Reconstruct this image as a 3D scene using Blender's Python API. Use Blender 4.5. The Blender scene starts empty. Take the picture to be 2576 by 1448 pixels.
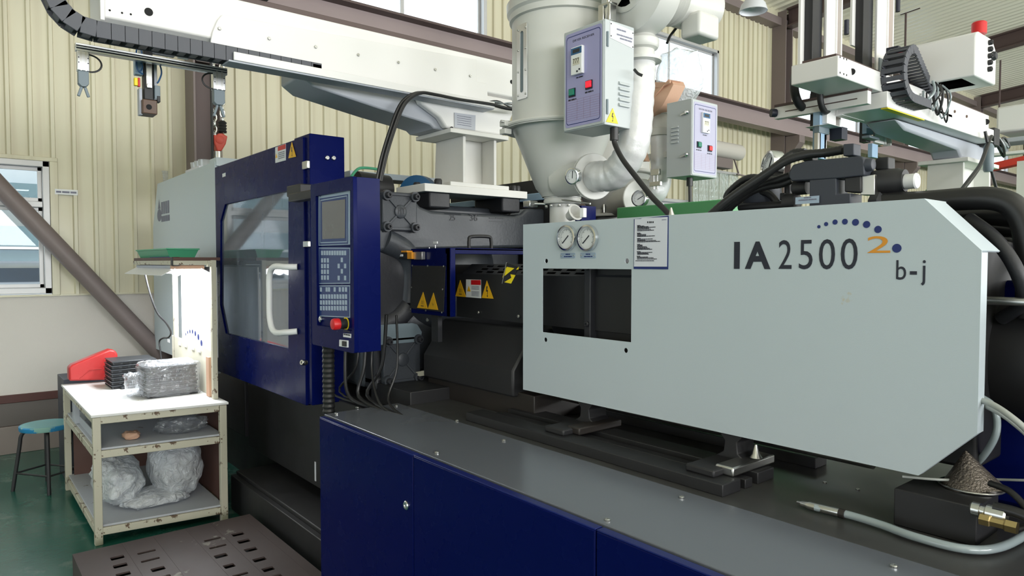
import bpy, bmesh, math, random
from mathutils import Vector, Matrix, noise
random.seed(4)
SC = bpy.context.scene
COL = SC.collection
PI = math.pi

# ------------------------------------------------------------------ camera, sky, lights, exposure
YAW, PITCH, EYE = math.radians(39.5), math.atan(64 / 1745.0), 1.6
FWD = Vector((-math.cos(YAW) * math.cos(PITCH), math.sin(YAW) * math.cos(PITCH), -math.sin(PITCH)))
RGT = Vector((math.sin(YAW), math.cos(YAW), 0)); UPV = RGT.cross(FWD); EYEP = Vector((0, 0, EYE))
cam = bpy.data.cameras.new('camera'); cam.sensor_width = 36; cam.lens = 36 * 1745 / 2576; cam.clip_start = .02; cam.clip_end = 200
co = bpy.data.objects.new('camera', cam); COL.objects.link(co)
co.matrix_world = Matrix.Translation(EYEP) @ Matrix((RGT, UPV, -FWD)).transposed().to_4x4()
SC.camera = co
W = bpy.data.worlds.new('sky'); SC.world = W; W.use_nodes = True
bg = W.node_tree.nodes['Background']; bg.inputs[0].default_value = (.86, .94, 1, 1); bg.inputs[1].default_value = 3.4
def area(name, loc, direction, sx, sy, power, col=(1, 1, 1)):
    l = bpy.data.lights.new(name, 'AREA'); l.shape = 'RECTANGLE'; l.size = sx; l.size_y = sy; l.energy = power; l.color = col
    o = bpy.data.objects.new(name, l); COL.objects.link(o); o.location = loc
    o.rotation_euler = Vector(direction).to_track_quat('-Z', 'Y').to_euler(); return o
# daylight through the strip windows of the opposite wall, which is behind the camera
for i, y in enumerate((-3.5, 2.5, 8.5, 14.5, 20.5)):
    area('window_daylight', (9.2, y, 3.1), (-1, 0, .9), 4.8, 2.8, 660, (1, .99, .97))
SC.view_settings.view_transform = 'Standard'; SC.view_settings.look = 'None'
SC.view_settings.exposure = -0.05; SC.view_settings.gamma = 1; SC.view_settings.use_curve_mapping = False
SC.render.film_transparent = False
SC.cycles.use_denoising = True
try: SC.cycles.denoiser = 'OPENIMAGEDENOISE'
except Exception: pass
SC.cycles.max_bounces = 8; SC.cycles.diffuse_bounces = 4; SC.cycles.glossy_bounces = 4; SC.cycles.transparent_max_bounces = 12
SC.cycles.sample_clamp_indirect = 6; SC.cycles.caustics_reflective = False; SC.cycles.caustics_refractive = False

# ------------------------------------------------------------------ helpers
def A(x, y, X=None, Y=None, Z=None):
    """survey: the place where the sight line through a point of the 2576 x 1448 photograph meets a known plane of the hall"""
    r = FWD + RGT * ((x - 1288) / 1745.0) - UPV * ((y - 724) / 1745.0)
    if X is not None: return EYEP + r * ((X - EYEP.x) / r.x)
    if Y is not None: return EYEP + r * ((Y - EYEP.y) / r.y)
    return EYEP + r * ((Z - EYEP.z) / r.z)
def V(*a): return Vector(a)
WL = {}
def wloc(o): return WL.get(o.name, Vector((0, 0, 0))) if o else Vector((0, 0, 0))
def tag(o, label=None, cat=None, group=None, kind=None):
    if label: o['label'] = label
    if cat: o['category'] = cat
    if group: o['group'] = group
    if kind: o['kind'] = kind
    return o
def thing(name, loc, label, cat, group=None):
    o = bpy.data.objects.new(name, None); COL.objects.link(o); o.location = loc; o.empty_display_size = .1
    WL[o.name] = Vector(loc); return tag(o, label, cat, group)
def inst(src, loc, parent=None, rot=None, scale=None):
    o = src.copy(); COL.objects.link(o)
    for k in list(o.keys()):
        if k in ('label', 'category', 'group'): del o[k]
    o.parent = parent; o.location = Vector(loc) - wloc(parent)
    if rot is not None: o.rotation_euler = rot
    if scale is not None: o.scale = scale
    WL[o.name] = Vector(loc); return o

class MB:
    def __init__(s): s.v = []; s.f = []
    def add(s, vs, fs):
        b = len(s.v); s.v += [Vector(p) for p in vs]; s.f += [[i + b for i in f] for f in fs]; return s
    def box(s, a, b):
        x0, x1 = sorted((a[0], b[0])); y0, y1 = sorted((a[1], b[1])); z0, z1 = sorted((a[2], b[2]))
        return s.add([(x0, y0, z0), (x1, y0, z0), (x1, y1, z0), (x0, y1, z0), (x0, y0, z1), (x1, y0, z1), (x1, y1, z1), (x0, y1, z1)],
                     [(0, 3, 2, 1), (4, 5, 6, 7), (0, 1, 5, 4), (1, 2, 6, 5), (2, 3, 7, 6), (3, 0, 4, 7)])
    def prism(s, pts, vec):
        n = len(pts); vec = Vector(vec); pts = [Vector(p) for p in pts]
        nrm = sum(((pts[i] - pts[0]).cross(pts[(i + 1) % n] - pts[0]) for i in range(n)), Vector())
        if nrm.dot(vec) > 0: pts = pts[::-1]
        return s.add(pts + [p + vec for p in pts], [list(range(n)), list(range(2 * n - 1, n - 1, -1))] +
                     [[(i + 1) % n, i, i + n, (i + 1) % n + n] for i in range(n)])
    def bar(s, p0, p1, w, h, up=(0, 0, 1)):
        p0 = Vector(p0); p1 = Vector(p1); d = (p1 - p0).normalized(); up = Vector(up)
        if abs(d.dot(up)) > .95: up = Vector((1, 0, 0))
        r = d.cross(up).normalized(); u = r.cross(d)
        return s.prism([p0 + r * a * w / 2 + u * b * h / 2 for a, b in ((-1, -1), (1, -1), (1, 1), (-1, 1))], p1 - p0)
    def tube(s, path, r, n=10, caps=True):
        P = [Vector(p) for p in path]; R = r if isinstance(r, (list, tuple)) else [r] * len(P)
        t0 = (P[1] - P[0]).normalized(); a = t0.orthogonal().normalized(); b0 = len(s.v)
        for i, p in enumerate(P):
            t = ((P[min(i + 1, len(P) - 1)] - P[i]).normalized() + (P[i] - P[max(i - 1, 0)]).normalized())
            t = t.normalized() if t.length > 1e-6 else t0
            a = (a - t * a.dot(t)).normalized(); b = t.cross(a)
            for k in range(n):
                th = 2 * PI * k / n; s.v.append(p + (a * math.cos(th) + b * math.sin(th)) * R[i])
        for i in range(len(P) - 1):
            for k in range(n):
                q = b0 + i * n; k2 = (k + 1) % n; s.f.append([q + k, q + k2, q + n + k2, q + n + k])
        if caps:
            s.f.append([b0 + k for k in range(n)][::-1]); e = b0 + (len(P) - 1) * n; s.f.append([e + k for k in range(n)])
        return s
    def cyl(s, p0, p1, r0, r1=None, n=20): return s.tube([p0, p1], [r0, r0 if r1 is None else r1], n)
    def lathe(s, prof, org, axis=(0, 0, 1), n=32, closed=True):
        ax = Vector(axis).normalized(); a = ax.orthogonal().normalized(); b = ax.cross(a); o = Vector(org); b0 = len(s.v)
        for r, h in prof:
            for k in range(n):
                th = 2 * PI * k / n; s.v.append(o + ax * h + (a * math.cos(th) + b * math.sin(th)) * max(r, 1e-4))
        for i in range(len(prof) - 1):
            for k in range(n):
                q = b0 + i * n; k2 = (k + 1) % n; s.f.append([q + k, q + k2, q + n + k2, q + n + k])
        if closed:
            s.f.append([b0 + k for k in range(n)][::-1]); e = b0 + (len(prof) - 1) * n; s.f.append([e + k for k in range(n)])
        return s
    def plate(s, O, U, Vv, outline, holes=(), t=.003):
        """flat plate with real holes; outline and holes as (u, v) pairs"""
        O = Vector(O); U = Vector(U); Vv = Vector(Vv); N = U.cross(Vv).normalized()
        bm = bmesh.new(); loops = [list(outline)] + [list(h) for h in holes]; E = []; LV = []
        for L in loops:
            vs = [bm.verts.new(O + U * u + Vv * v) for u, v in L]; LV.append(vs)
            for i in range(len(vs)): E.append(bm.edges.new((vs[i], vs[(i + 1) % len(vs)])))
        bmesh.ops.triangle_fill(bm, use_beauty=True, use_dissolve=False, edges=E)
        bm.normal_update(); bm.verts.index_update()
        fs = []
        for f in bm.faces:
            ix = [v.index for v in f.verts]; fs.append(ix if f.normal.dot(N) > 0 else ix[::-1])
        n = len(bm.verts); vs = [v.co.copy() for v in bm.verts]
        s.add(vs + [p - N * t for p in vs], fs + [[i + n for i in f[::-1]] for f in fs])
        b = len(s.v) - 2 * n
        for li, L in enumerate(LV):
            ids = [v.index for v in L]; ar = sum(a[0] * c[1] - c[0] * a[1] for a, c in zip(loops[li], loops[li][1:] + loops[li][:1]))
            if (ar < 0) != (li > 0): ids = ids[::-1]
            for i in range(len(ids)):
                i0, i1 = ids[i], ids[(i + 1) % len(ids)]; s.f.append([b + i1, b + i0, b + i0 + n, b + i1 + n])
        bm.free(); return s
    def build(s, name, mat, parent=None, bevel=0, seg=2, smooth=True, ang=.6, label=None, kind=None, origin=None):
        lo = Vector([min(p[i] for p in s.v) for i in range(3)]); hi = Vector([max(p[i] for p in s.v) for i in range(3)])
        c = Vector(origin) if origin is not None else (lo + hi) / 2
        me = bpy.data.meshes.new(name); me.from_pydata([p - c for p in s.v], [], s.f); me.validate(); me.update()
        bm = bmesh.new(); bm.from_mesh(me); bmesh.ops.recalc_face_normals(bm, faces=bm.faces) if bevel else None
        bm.to_mesh(me); bm.free()
        me.materials.append(mat)
        if smooth:
            me.polygons.foreach_set('use_smooth', [True] * len(me.polygons)); me.set_sharp_from_angle(angle=ang)
        o = bpy.data.objects.new(name, me); COL.objects.link(o); o.parent = parent; o.location = c - wloc(parent); WL[o.name] = c
        if bevel:
            m = o.modifiers.new('bevel', 'BEVEL'); m.width = bevel; m.segments = seg; m.limit_method = 'ANGLE'; m.angle_limit = .7
            m.harden_normals = False
        return tag(o, label, None, None, kind)

def smooth_path(pts, per=6):
    P = [Vector(p) for p in pts]; out = []
    for i in range(len(P) - 1):
        p0, p1, p2, p3 = P[max(i - 1, 0)], P[i], P[i + 1], P[min(i + 2, len(P) - 1)]
        for k in range(per):
            t = k / per
            out.append(.5 * ((2 * p1) + (p2 - p0) * t + (2 * p0 - 5 * p1 + 4 * p2 - p3) * t * t + (3 * p1 - p0 - 3 * p2 + p3) * t ** 3))
    return out + [P[-1]]
def circle(cu, cv, ru, rv=None, n=16): return [(cu + ru * math.cos(2 * PI * k / n), cv + (rv or ru) * math.sin(2 * PI * k / n)) for k in range(n)]
def rect(u0, v0, u1, v1): return [(u0, v0), (u1, v0), (u1, v1), (u0, v1)]
def rrect(u0, v0, u1, v1, r, n=4):
    out = []
    for cx, cy, a in ((u1 - r, v0 + r, -PI / 2), (u1 - r, v1 - r, 0), (u0 + r, v1 - r, PI / 2), (u0 + r, v0 + r, PI)):
        out += [(cx + r * math.cos(a + PI / 2 * k / n), cy + r * math.sin(a + PI / 2 * k / n)) for k in range(n + 1)]
    return out

# ------------------------------------------------------------------ materials
def lin(r, g, b): return tuple((c / 255 / 12.92 if c / 255 <= .04045 else ((c / 255 + .055) / 1.055) ** 2.4) for c in (r, g, b))
MATS = {}
def mat(name, col, rough=.5, metal=0., var=0., vscale=6., bump=0., bscale=60., coat=0., emit=None, estr=0., spec=.5, alpha=None, chip=None, streak=None):
    m = bpy.data.materials.new(name); m.use_nodes = True; nt = m.node_tree; N = nt.nodes; L = nt.links
    b = N['Principled BSDF']; c4 = (*col, 1); b.inputs['Base Color'].default_value = c4
    b.inputs['Roughness'].default_value = rough; b.inputs['Metallic'].default_value = metal
    b.inputs['Specular IOR Level'].default_value = spec
    if coat: b.inputs['Coat Weight'].default_value = coat; b.inputs['Coat Roughness'].default_value = .12
    if emit: b.inputs['Emission Color'].default_value = (*emit, 1); b.inputs['Emission Strength'].default_value = estr
    tc = N.new('ShaderNodeTexCoord'); out = None
    if var or chip or streak:
        nz = N.new('ShaderNodeTexNoise'); nz.inputs['Scale'].default_value = vscale; nz.inputs['Detail'].default_value = 6
        L.new(tc.outputs['Object'], nz.inputs['Vector'])
        mx = N.new('ShaderNodeMix'); mx.data_type = 'RGBA'; mx.inputs[6].default_value = (*[c * (1 - var) for c in col], 1)
        mx.inputs[7].default_value = (*[min(1, c * (1 + var)) for c in col], 1); L.new(nz.outputs['Fac'], mx.inputs[0]); out = mx.outputs[2]
        mr = N.new('ShaderNodeMapRange'); mr.inputs[3].default_value = max(.02, rough - .12 * (var > 0)); mr.inputs[4].default_value = min(1, rough + .12 * (var > 0))
        L.new(nz.outputs['Fac'], mr.inputs[0]); L.new(mr.outputs[0], b.inputs['Roughness'])
    for spec_ in ((chip,) if chip else ()) :
        ccol, thr, sc_ = spec_
        n2 = N.new('ShaderNodeTexNoise'); n2.inputs['Scale'].default_value = sc_; n2.inputs['Detail'].default_value = 8; n2.inputs['Roughness'].default_value = .65
        L.new(tc.outputs['Object'], n2.inputs['Vector'])
        rp = N.new('ShaderNodeMapRange'); rp.inputs[1].default_value = thr; rp.inputs[2].default_value = thr + .03; L.new(n2.outputs['Fac'], rp.inputs[0])
        m2 = N.new('ShaderNodeMix'); m2.data_type = 'RGBA'; m2.inputs[7].default_value = (*ccol, 1)
        L.new(rp.outputs[0], m2.inputs[0]); L.new(out, m2.inputs[6]); out = m2.outputs[2]
    if streak:
        scol, sx, amt = streak
        mp = N.new('ShaderNodeMapping'); mp.inputs['Scale'].default_value = sx; L.new(tc.outputs['Object'], mp.inputs['Vector'])
        n3 = N.new('ShaderNodeTexNoise'); n3.inputs['Scale'].default_value = 1; n3.inputs['Detail'].default_value = 5; L.new(mp.outputs[0], n3.inputs['Vector'])
        rp = N.new('ShaderNodeMapRange'); rp.inputs[1].default_value = .5; rp.inputs[2].default_value = .75; rp.inputs[4].default_value = amt; L.new(n3.outputs['Fac'], rp.inputs[0])
        m2 = N.new('ShaderNodeMix'); m2.data_type = 'RGBA'; m2.inputs[7].default_value = (*scol, 1)
        L.new(rp.outputs[0], m2.inputs[0]); L.new(out, m2.inputs[6]); out = m2.outputs[2]
    if out: L.new(out, b.inputs['Base Color'])
    if bump:
        nb = N.new('ShaderNodeTexNoise'); nb.inputs['Scale'].default_value = bscale; nb.inputs['Detail'].default_value = 4; L.new(tc.outputs['Object'], nb.inputs['Vector'])
        bp = N.new('ShaderNodeBump'); bp.inputs['Strength'].default_value = bump; bp.inputs['Distance'].default_value = .01
        L.new(nb.outputs['Fac'], bp.inputs['Height']); L.new(bp.outputs[0], b.inputs['Normal'])
    if alpha is not None: b.inputs['Alpha'].default_value = alpha
    MATS[name] = m; return m
def pane(name, tint, gloss=.06, rough=.02, dirt=0., dcol=(.5, .5, .5)):
    m = bpy.data.materials.new(name); m.use_nodes = True; nt = m.node_tree; N = nt.nodes; L = nt.links
    for n in list(N): N.remove(n)
    o = N.new('ShaderNodeOutputMaterial'); t = N.new('ShaderNodeBsdfTransparent'); t.inputs[0].default_value = (*tint, 1)
    g = N.new('ShaderNodeBsdfGlossy'); g.inputs['Roughness'].default_value = rough; g.inputs['Color'].default_value = (.95, .97, 1, 1)
    fr = N.new('ShaderNodeLayerWeight'); fr.inputs['Blend'].default_value = .5
    pw = N.new('ShaderNodeMath'); pw.operation = 'POWER'; pw.inputs[1].default_value = 4; L.new(fr.outputs['Facing'], pw.inputs[0])
    ad = N.new('ShaderNodeMath'); ad.operation = 'MULTIPLY_ADD'; ad.inputs[1].default_value = .8; ad.inputs[2].default_value = gloss; ad.use_clamp = True; L.new(pw.outputs[0], ad.inputs[0])
    mx = N.new('ShaderNodeMixShader'); L.new(ad.outputs[0], mx.inputs[0]); L.new(t.outputs[0], mx.inputs[1]); L.new(g.outputs[0], mx.inputs[2])
    last = mx.outputs[0]
    if dirt:
        d = N.new('ShaderNodeBsdfDiffuse'); d.inputs[0].default_value = (*dcol, 1); m2 = N.new('ShaderNodeMixShader')
        tc = N.new('ShaderNodeTexCoord'); mp = N.new('ShaderNodeMapping'); mp.inputs['Scale'].default_value = (7, 7, .9); L.new(tc.outputs['Object'], mp.inputs[0])
        nz = N.new('ShaderNodeTexNoise'); nz.inputs['Scale'].default_value = 1.3; nz.inputs['Detail'].default_value = 5; L.new(mp.outputs[0], nz.inputs['Vector'])
        mr = N.new('ShaderNodeMapRange'); mr.inputs[1].default_value = .3; mr.inputs[2].default_value = .7; mr.inputs[3].default_value = dirt * .5; mr.inputs[4].default_value = dirt
        L.new(nz.outputs['Fac'], mr.inputs[0]); L.new(mr.outputs[0], m2.inputs[0]); L.new(last, m2.inputs[1]); L.new(d.outputs[0], m2.inputs[2]); last = m2.outputs[0]
    L.new(last, o.inputs[0]); MATS[name] = m; return m
def film(name, col, trans, rough, bscale, bump):
    """crumpled clear plastic: part see-through, part shiny"""
    m = pane(name, (.97, .98, 1), .1, rough, trans, col); nt = m.node_tree; N = nt.nodes; L = nt.links
    tc = N.new('ShaderNodeTexCoord'); v = N.new('ShaderNodeTexNoise'); v.inputs['Scale'].default_value = bscale; v.inputs['Detail'].default_value = 5; v.inputs['Distortion'].default_value = 1.5
    L.new(tc.outputs['Object'], v.inputs['Vector']); bp = N.new('ShaderNodeBump'); bp.inputs['Strength'].default_value = bump; bp.inputs['Distance'].default_value = .03
    L.new(v.outputs['Fac'], bp.inputs['Height'])
    for n in N:
        if n.type in ('BSDF_GLOSSY', 'BSDF_DIFFUSE'): L.new(bp.outputs[0], n.inputs['Normal'])
    return m

M_clad = mat('cream_green_cladding', lin(210, 205, 180), .36, var=.05, vscale=1.2, streak=(lin(150, 125, 90), (3.0, 9, .25), .28))
M_roof = mat('pale_roof_sheet', lin(236, 232, 216), .22, .1, var=.05, vscale=.8, spec=.8)
M_plaster = mat('grey_white_plaster', lin(205, 200, 193), .8, var=.07, vscale=1.3, bump=.15, bscale=90)
M_trimred = mat('dark_red_brown_tile', lin(70, 34, 28), .5, var=.15)
M_skirt = mat('dark_grey_plinth', lin(88, 82, 78), .5, var=.15, vscale=2)
M_skirt2 = mat('brown_grey_plinth', lin(128, 118, 112), .45, var=.1, vscale=2)
M_steel = mat('brown_grey_steel_paint', lin(120, 108, 106), .5, var=.1, vscale=2)
M_steeldk = mat('dark_brown_steel_paint', lin(84, 68, 66), .5, var=.12, vscale=2)
M_crane = mat('mauve_grey_crane_beam', lin(150, 135, 135), .5, var=.12, vscale=1.5)
M_alum = mat('window_aluminium', lin(190, 190, 190), .4, .3)
M_glass = pane('window_glass', (.97, .99, 1), .02, .01)
M_floor = None
M_guard = mat('warm_white_machine_paint', lin(194, 205, 212), .42, var=.025, vscale=2.5, bump=.04, bscale=400, chip=(lin(196, 190, 172), .71, 3.0))
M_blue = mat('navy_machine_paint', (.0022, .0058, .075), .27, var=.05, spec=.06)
M_bluelit = mat('navy_lip_highlight', (.006, .014, .13), .3, spec=.3)  # lighter navy, the highlight along the lip put into its colour
M_sheet = mat('grey_cover_sheet', (.17, .185, .22), .22, .25, var=.07, vscale=2.2)
M_bed = mat('dark_oily_bed_plate', (.06, .06, .06), .36, .1, var=.35, vscale=7, streak=(lin(110, 105, 100), (4, 9, 4), .12))
M_cast = mat('grey_casting_paint', lin(56, 60, 66), .42, var=.1, vscale=4, bump=.12, bscale=70)
M_castdk = mat('dark_casting_paint', lin(38, 39, 44), .5, var=.15, vscale=5, bump=.1, bscale=60)
M_castlt = mat('blue_grey_cover_paint', lin(110, 124, 132), .4, var=.05)
M_dark = mat('black_painted_steel', (.016, .016, .018), .5, var=.2, vscale=5)
M_darkbr = mat('brown_black_oily_steel', (.022, .018, .016), .45, var=.25, vscale=5)
M_charcoal = mat('charcoal_valve_paint', lin(52, 56, 66), .5, var=.08)
M_rub = mat('black_rubber', (.014, .014, .015), .42)
M_chain = mat('dark_grey_plastic', lin(74, 76, 84), .5, var=.08)
M_chaindk = mat('black_plastic', lin(30, 30, 34), .5)
M_chrome = mat('chrome', (.75, .76, .78), .15, 1)
M_zinc = mat('zinc_plated', (.62, .62, .6), .3, 1)
M_brass = mat('brass', (.55, .42, .2), .3, 1)
M_rob = mat('robot_white_paint', lin(232, 231, 230), .4, var=.02, vscale=2)
M_robgrey = mat('robot_grey_paint', lin(176, 180, 190), .42, var=.03)
M_plate = mat('chalky_white_plate', lin(226, 225, 221), .5, var=.04, vscale=8)
M_hop = mat('dryer_grey_paint', lin(206, 206, 202), .36, var=.04, vscale=5, spec=.6)
M_hopm = mat('satin_aluminium', (.68, .69, .7), .3, .9)
M_foil = mat('silver_wrap', (.72, .72, .73), .4, .2, bump=.25, bscale=30)
M_dbox = mat('dryer_box_paint', lin(184, 190, 192), .45, var=.02)
M_lav = mat('lavender_label_panel', lin(160, 158, 200), .4)
M_lavlt = mat('pale_lavender_label_panel', lin(176, 175, 200), .4)
M_ink = mat('dark_ink', lin(30, 33, 48), .5)
M_inkblue = mat('blue_ink', lin(24, 44, 112), .5)
M_orange = mat('orange_ink', lin(226, 150, 40), .5)
M_greyink = mat('grey_ink', lin(120, 122, 140), .6)
M_paper = mat('white_paper', lin(222, 224, 234), .5)
M_white = mat('white_plastic', lin(236, 237, 238), .4)
M_white2 = mat('white_label', lin(228, 230, 232), .5)
M_yellow = mat('warning_yellow', lin(236, 180, 30), .45)
M_yelbr = mat('bright_yellow', lin(250, 224, 30), .45)
M_red = mat('signal_red', lin(206, 30, 34), .4)
M_redlit = mat('lit_red_switch', lin(230, 20, 40), .3, emit=(1, .02, .05), estr=.7)
M_green = mat('green_switch', lin(10, 110, 84), .3, emit=(.0, .3, .2), estr=.15)
M_screen = mat('brown_grey_screen', lin(112, 106, 102), .25, var=.04)
M_key = mat('pale_blue_key', lin(168, 184, 204), .5)
M_keybed = mat('blue_keypad', lin(26, 52, 112), .4)
M_bezel = mat('silver_blue_bezel', lin(160, 178, 198), .35, .2)
M_chip = mat('chipped_cream_paint', lin(190, 186, 168), .55, var=.06, vscale=9, chip=(lin(96, 76, 58), .575, 18))
M_tabletop = mat('worn_white_table_top', lin(222, 222, 220), .5, var=.05, vscale=6, chip=(lin(188, 176, 150), .66, 5))
M_board = mat('grey_painted_board', lin(176, 180, 188), .55, var=.08, chip=(lin(120, 108, 96), .64, 9))
M_brown = mat('dark_brown_board', lin(84, 56, 48), .6, var=.15)
M_creamb = mat('cream_board', lin(214, 210, 192), .5, var=.06, vscale=4, chip=(lin(176, 152, 104), .66, 4))
M_tray = mat('black_tray_plastic', lin(48, 51, 56), .35)
M_redbag = mat('red_plastic_bag', lin(168, 36, 36), .4, var=.15, vscale=5, bump=.3, bscale=9)
M_film = film('clear_wrap', (.9, .92, .96), .13, .1, 11, 1.0)
M_film2 = film('milky_bubble_wrap', (.92, .96, 1), .62, .12, 17, 1.0)
M_film3 = film('thin_clear_wrap', (.8, .85, .9), .1, .08, 16, 1.0)
M_seat = mat('worn_blue_stool_paint', lin(40, 128, 176), .4, var=.1, chip=(lin(130, 170, 160), .56, 9))
M_seattop = mat('scuffed_blue_green_seat', lin(104, 164, 168), .45, var=.18, vscale=12)
M_grate = mat('rusty_brown_grating', lin(66, 54, 52), .55, .1, var=.2, vscale=5, chip=(lin(122, 118, 110), .6, 3))
M_hole = mat('hole_black', (.006, .006, .007), .8)
M_gtray = mat('green_tray', lin(78, 168, 128), .4, alpha=.92)
M_brownp = mat('brown_rust_block', lin(96, 72, 58), .5, var=.15)
M_bluep = mat('blue_hose', lin(36, 84, 130), .4)
M_hoistred = mat('hoist_red', lin(204, 74, 58), .45, var=.1)
M_kraft = mat('kraft_paper', lin(198, 160, 136), .7, var=.08, bump=.35, bscale=8)
M_gmach = mat('green_machine_paint', lin(88, 158, 104), .4, var=.05)
M_hose = mat('clear_grey_hose', lin(150, 162, 166), .2, var=.05, coat=.5)
M_cable = mat('pale_grey_cable', lin(168, 172, 168), .4)
M_mesh = mat('grey_wire_mesh', lin(120, 112, 104), .38, .7, var=.2, vscale=40, bump=.6, bscale=160)
M_lampwh = mat('lamp_reflector', lin(228, 230, 236), .35)
M_tube = mat('lit_tube', (1, 1, 1), .4, emit=(.95, .98, 1), estr=14)
M_bulb = mat('lamp_bulb_glass', (.8, .8, .8), .1)
M_navy2 = mat('blue_wheel_paint', lin(38, 94, 140), .4)
M_steelblue = mat('pale_blue_ledge', lin(150, 180, 208), .4)
M_redbeam = mat('red_girder_paint', lin(206, 60, 44), .5)
M_out1 = mat('outside_pale_wall', lin(206, 210, 216), .8, var=.05)
M_out2 = mat('outside_teal_panel', lin(116, 138, 146), .6, var=.08)
M_out3 = mat('outside_dark_strip', lin(52, 62, 76), .5, var=.3, vscale=9)
M_cup = pane('cup_plastic', (.9, .92, .94), .08, .1, .5, (.8, .82, .84))
M_acr = pane('door_acrylic', (.34, .38, .46), .2, .04, .3, (.40, .46, .55))
M_curtain = film('strip_curtain', (.7, .8, .74), .4, .1, 10, .8)

def build_floor_mat():
    m = mat('green_epoxy_floor', lin(38, 96, 84), .24, var=.22, vscale=1.6); nt = m.node_tree; N = nt.nodes; L = nt.links; b = N['Principled BSDF']
    src = b.inputs['Base Color'].links[0].from_socket
    tc = N.new('ShaderNodeTexCoord'); n = N.new('ShaderNodeTexNoise'); n.inputs['Scale'].default_value = 3.2; n.inputs['Detail'].default_value = 9; n.inputs['Roughness'].default_value = .7
    L.new(tc.outputs['Object'], n.inputs['Vector']); r = N.new('ShaderNodeMapRange'); r.inputs[1].default_value = .55; r.inputs[2].default_value = .7; r.inputs[4].default_value = .55; L.new(n.outputs['Fac'], r.inputs[0])
    mx = N.new('ShaderNodeMix'); mx.data_type = 'RGBA'; mx.inputs[7].default_value = (*lin(132, 146, 138), 1); L.new(r.outputs[0], mx.inputs[0]); L.new(src, mx.inputs[6]); L.new(mx.outputs[2], b.inputs['Base Color'])
    bp = N.new('ShaderNodeBump'); bp.inputs['Strength'].default_value = .08; bp.inputs['Distance'].default_value = .02; L.new(n.outputs['Fac'], bp.inputs['Height']); L.new(bp.outputs[0], b.inputs['Normal'])
    return m
M_floor = build_floor_mat()

# ------------------------------------------------------------------ lettering
FONT_CACHE = {}
def glyphs(body, bold=0.0):
    k = (body, bold)
    if k not in FONT_CACHE:
        cu = bpy.data.curves.new('lettering', 'FONT'); cu.body = body; cu.offset = bold; cu.resolution_u = 4
        ob = bpy.data.objects.new('lettering', cu); COL.objects.link(ob); bpy.context.view_layer.update()
        me = bpy.data.meshes.new_from_object(ob.evaluated_get(bpy.context.evaluated_depsgraph_get()))
        FONT_CACHE[k] = ([v.co.copy() for v in me.vertices], [list(p.vertices) for p in me.polygons])
        bpy.data.objects.remove(ob); bpy.data.curves.remove(cu); bpy.data.meshes.remove(me)
    return FONT_CACHE[k]
def letter(mb, body, O, U, Vv, u0, v0, u1, v1, bold=0.0, off=.0008):
    vs, fs = glyphs(body, bold)
    if not vs: return mb
    x0, x1 = min(v.x for v in vs), max(v.x for v in vs); y0, y1 = min(v.y for v in vs), max(v.y for v in vs)
    U = Vector(U); Vv = Vector(Vv); N = U.cross(Vv).normalized() * off; O = Vector(O)
    return mb.add([O + N + U * (u0 + (v.x - x0) / (x1 - x0) * (u1 - u0)) + Vv * (v0 + (v.y - y0) / (y1 - y0) * (v1 - v0)) for v in vs], fs)
def flat(mb, O, U, Vv, pts, off=.0006):
    U = Vector(U); Vv = Vector(Vv); N = U.cross(Vv).normalized() * off
    return mb.add([Vector(O) + N + U * u + Vv * v for u, v in pts], [list(range(len(pts)))])
def thin(mb, O, U, Vv, pts, t=.002):
    """thin raised piece standing t proud of its plane"""
    U = Vector(U); Vv = Vector(Vv); N = U.cross(Vv).normalized()
    return mb.prism([Vector(O) + U * u + Vv * v for u, v in pts], N * t)
XU, YU, ZU = V(1, 0, 0), V(0, 1, 0), V(0, 0, 1)
def dashes(mb, O, U, Vv, u0, u1, rows, h, seed=0, gap=.3):
    rnd = random.Random(seed)
    for v, a, b in rows:
        u = u0 + a * (u1 - u0); e = u0 + b * (u1 - u0)
        while u < e - h * .5:
            w = min(h * rnd.uniform(1.5, 5), e - u); flat(mb, O, U, Vv, rect(u, v, u + w, v + h)); u += w + h * gap
    return mb
BOLT = None
def bolt(pos, axis, r, parent, m=None, h=None, name='bolt'):
    global BOLT
    m = m or M_zinc; h = h or r * .8
    o = MB().lathe([(r * .96, 0), (r, h * .2), (r, h * .75), (r * .8, h), (r * .42, h), (r * .4, h * .5)], (0, 0, 0), axis, 10).build(name, m, None)
    c = Vector(pos) + (o.location); o.parent = parent; o.location = c - wloc(parent); WL[o.name] = c; return o
def bolts(pts, axis, r, parent, m=None, h=None, name='bolt'):
    first = None; out = []
    for p in pts:
        if first is None: first = bolt(p, axis, r, parent, m, h, name); d = WL[first.name] - Vector(p); out.append(first)
        else: out.append(inst(first, Vector(p) + d, parent))
    return out
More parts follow.
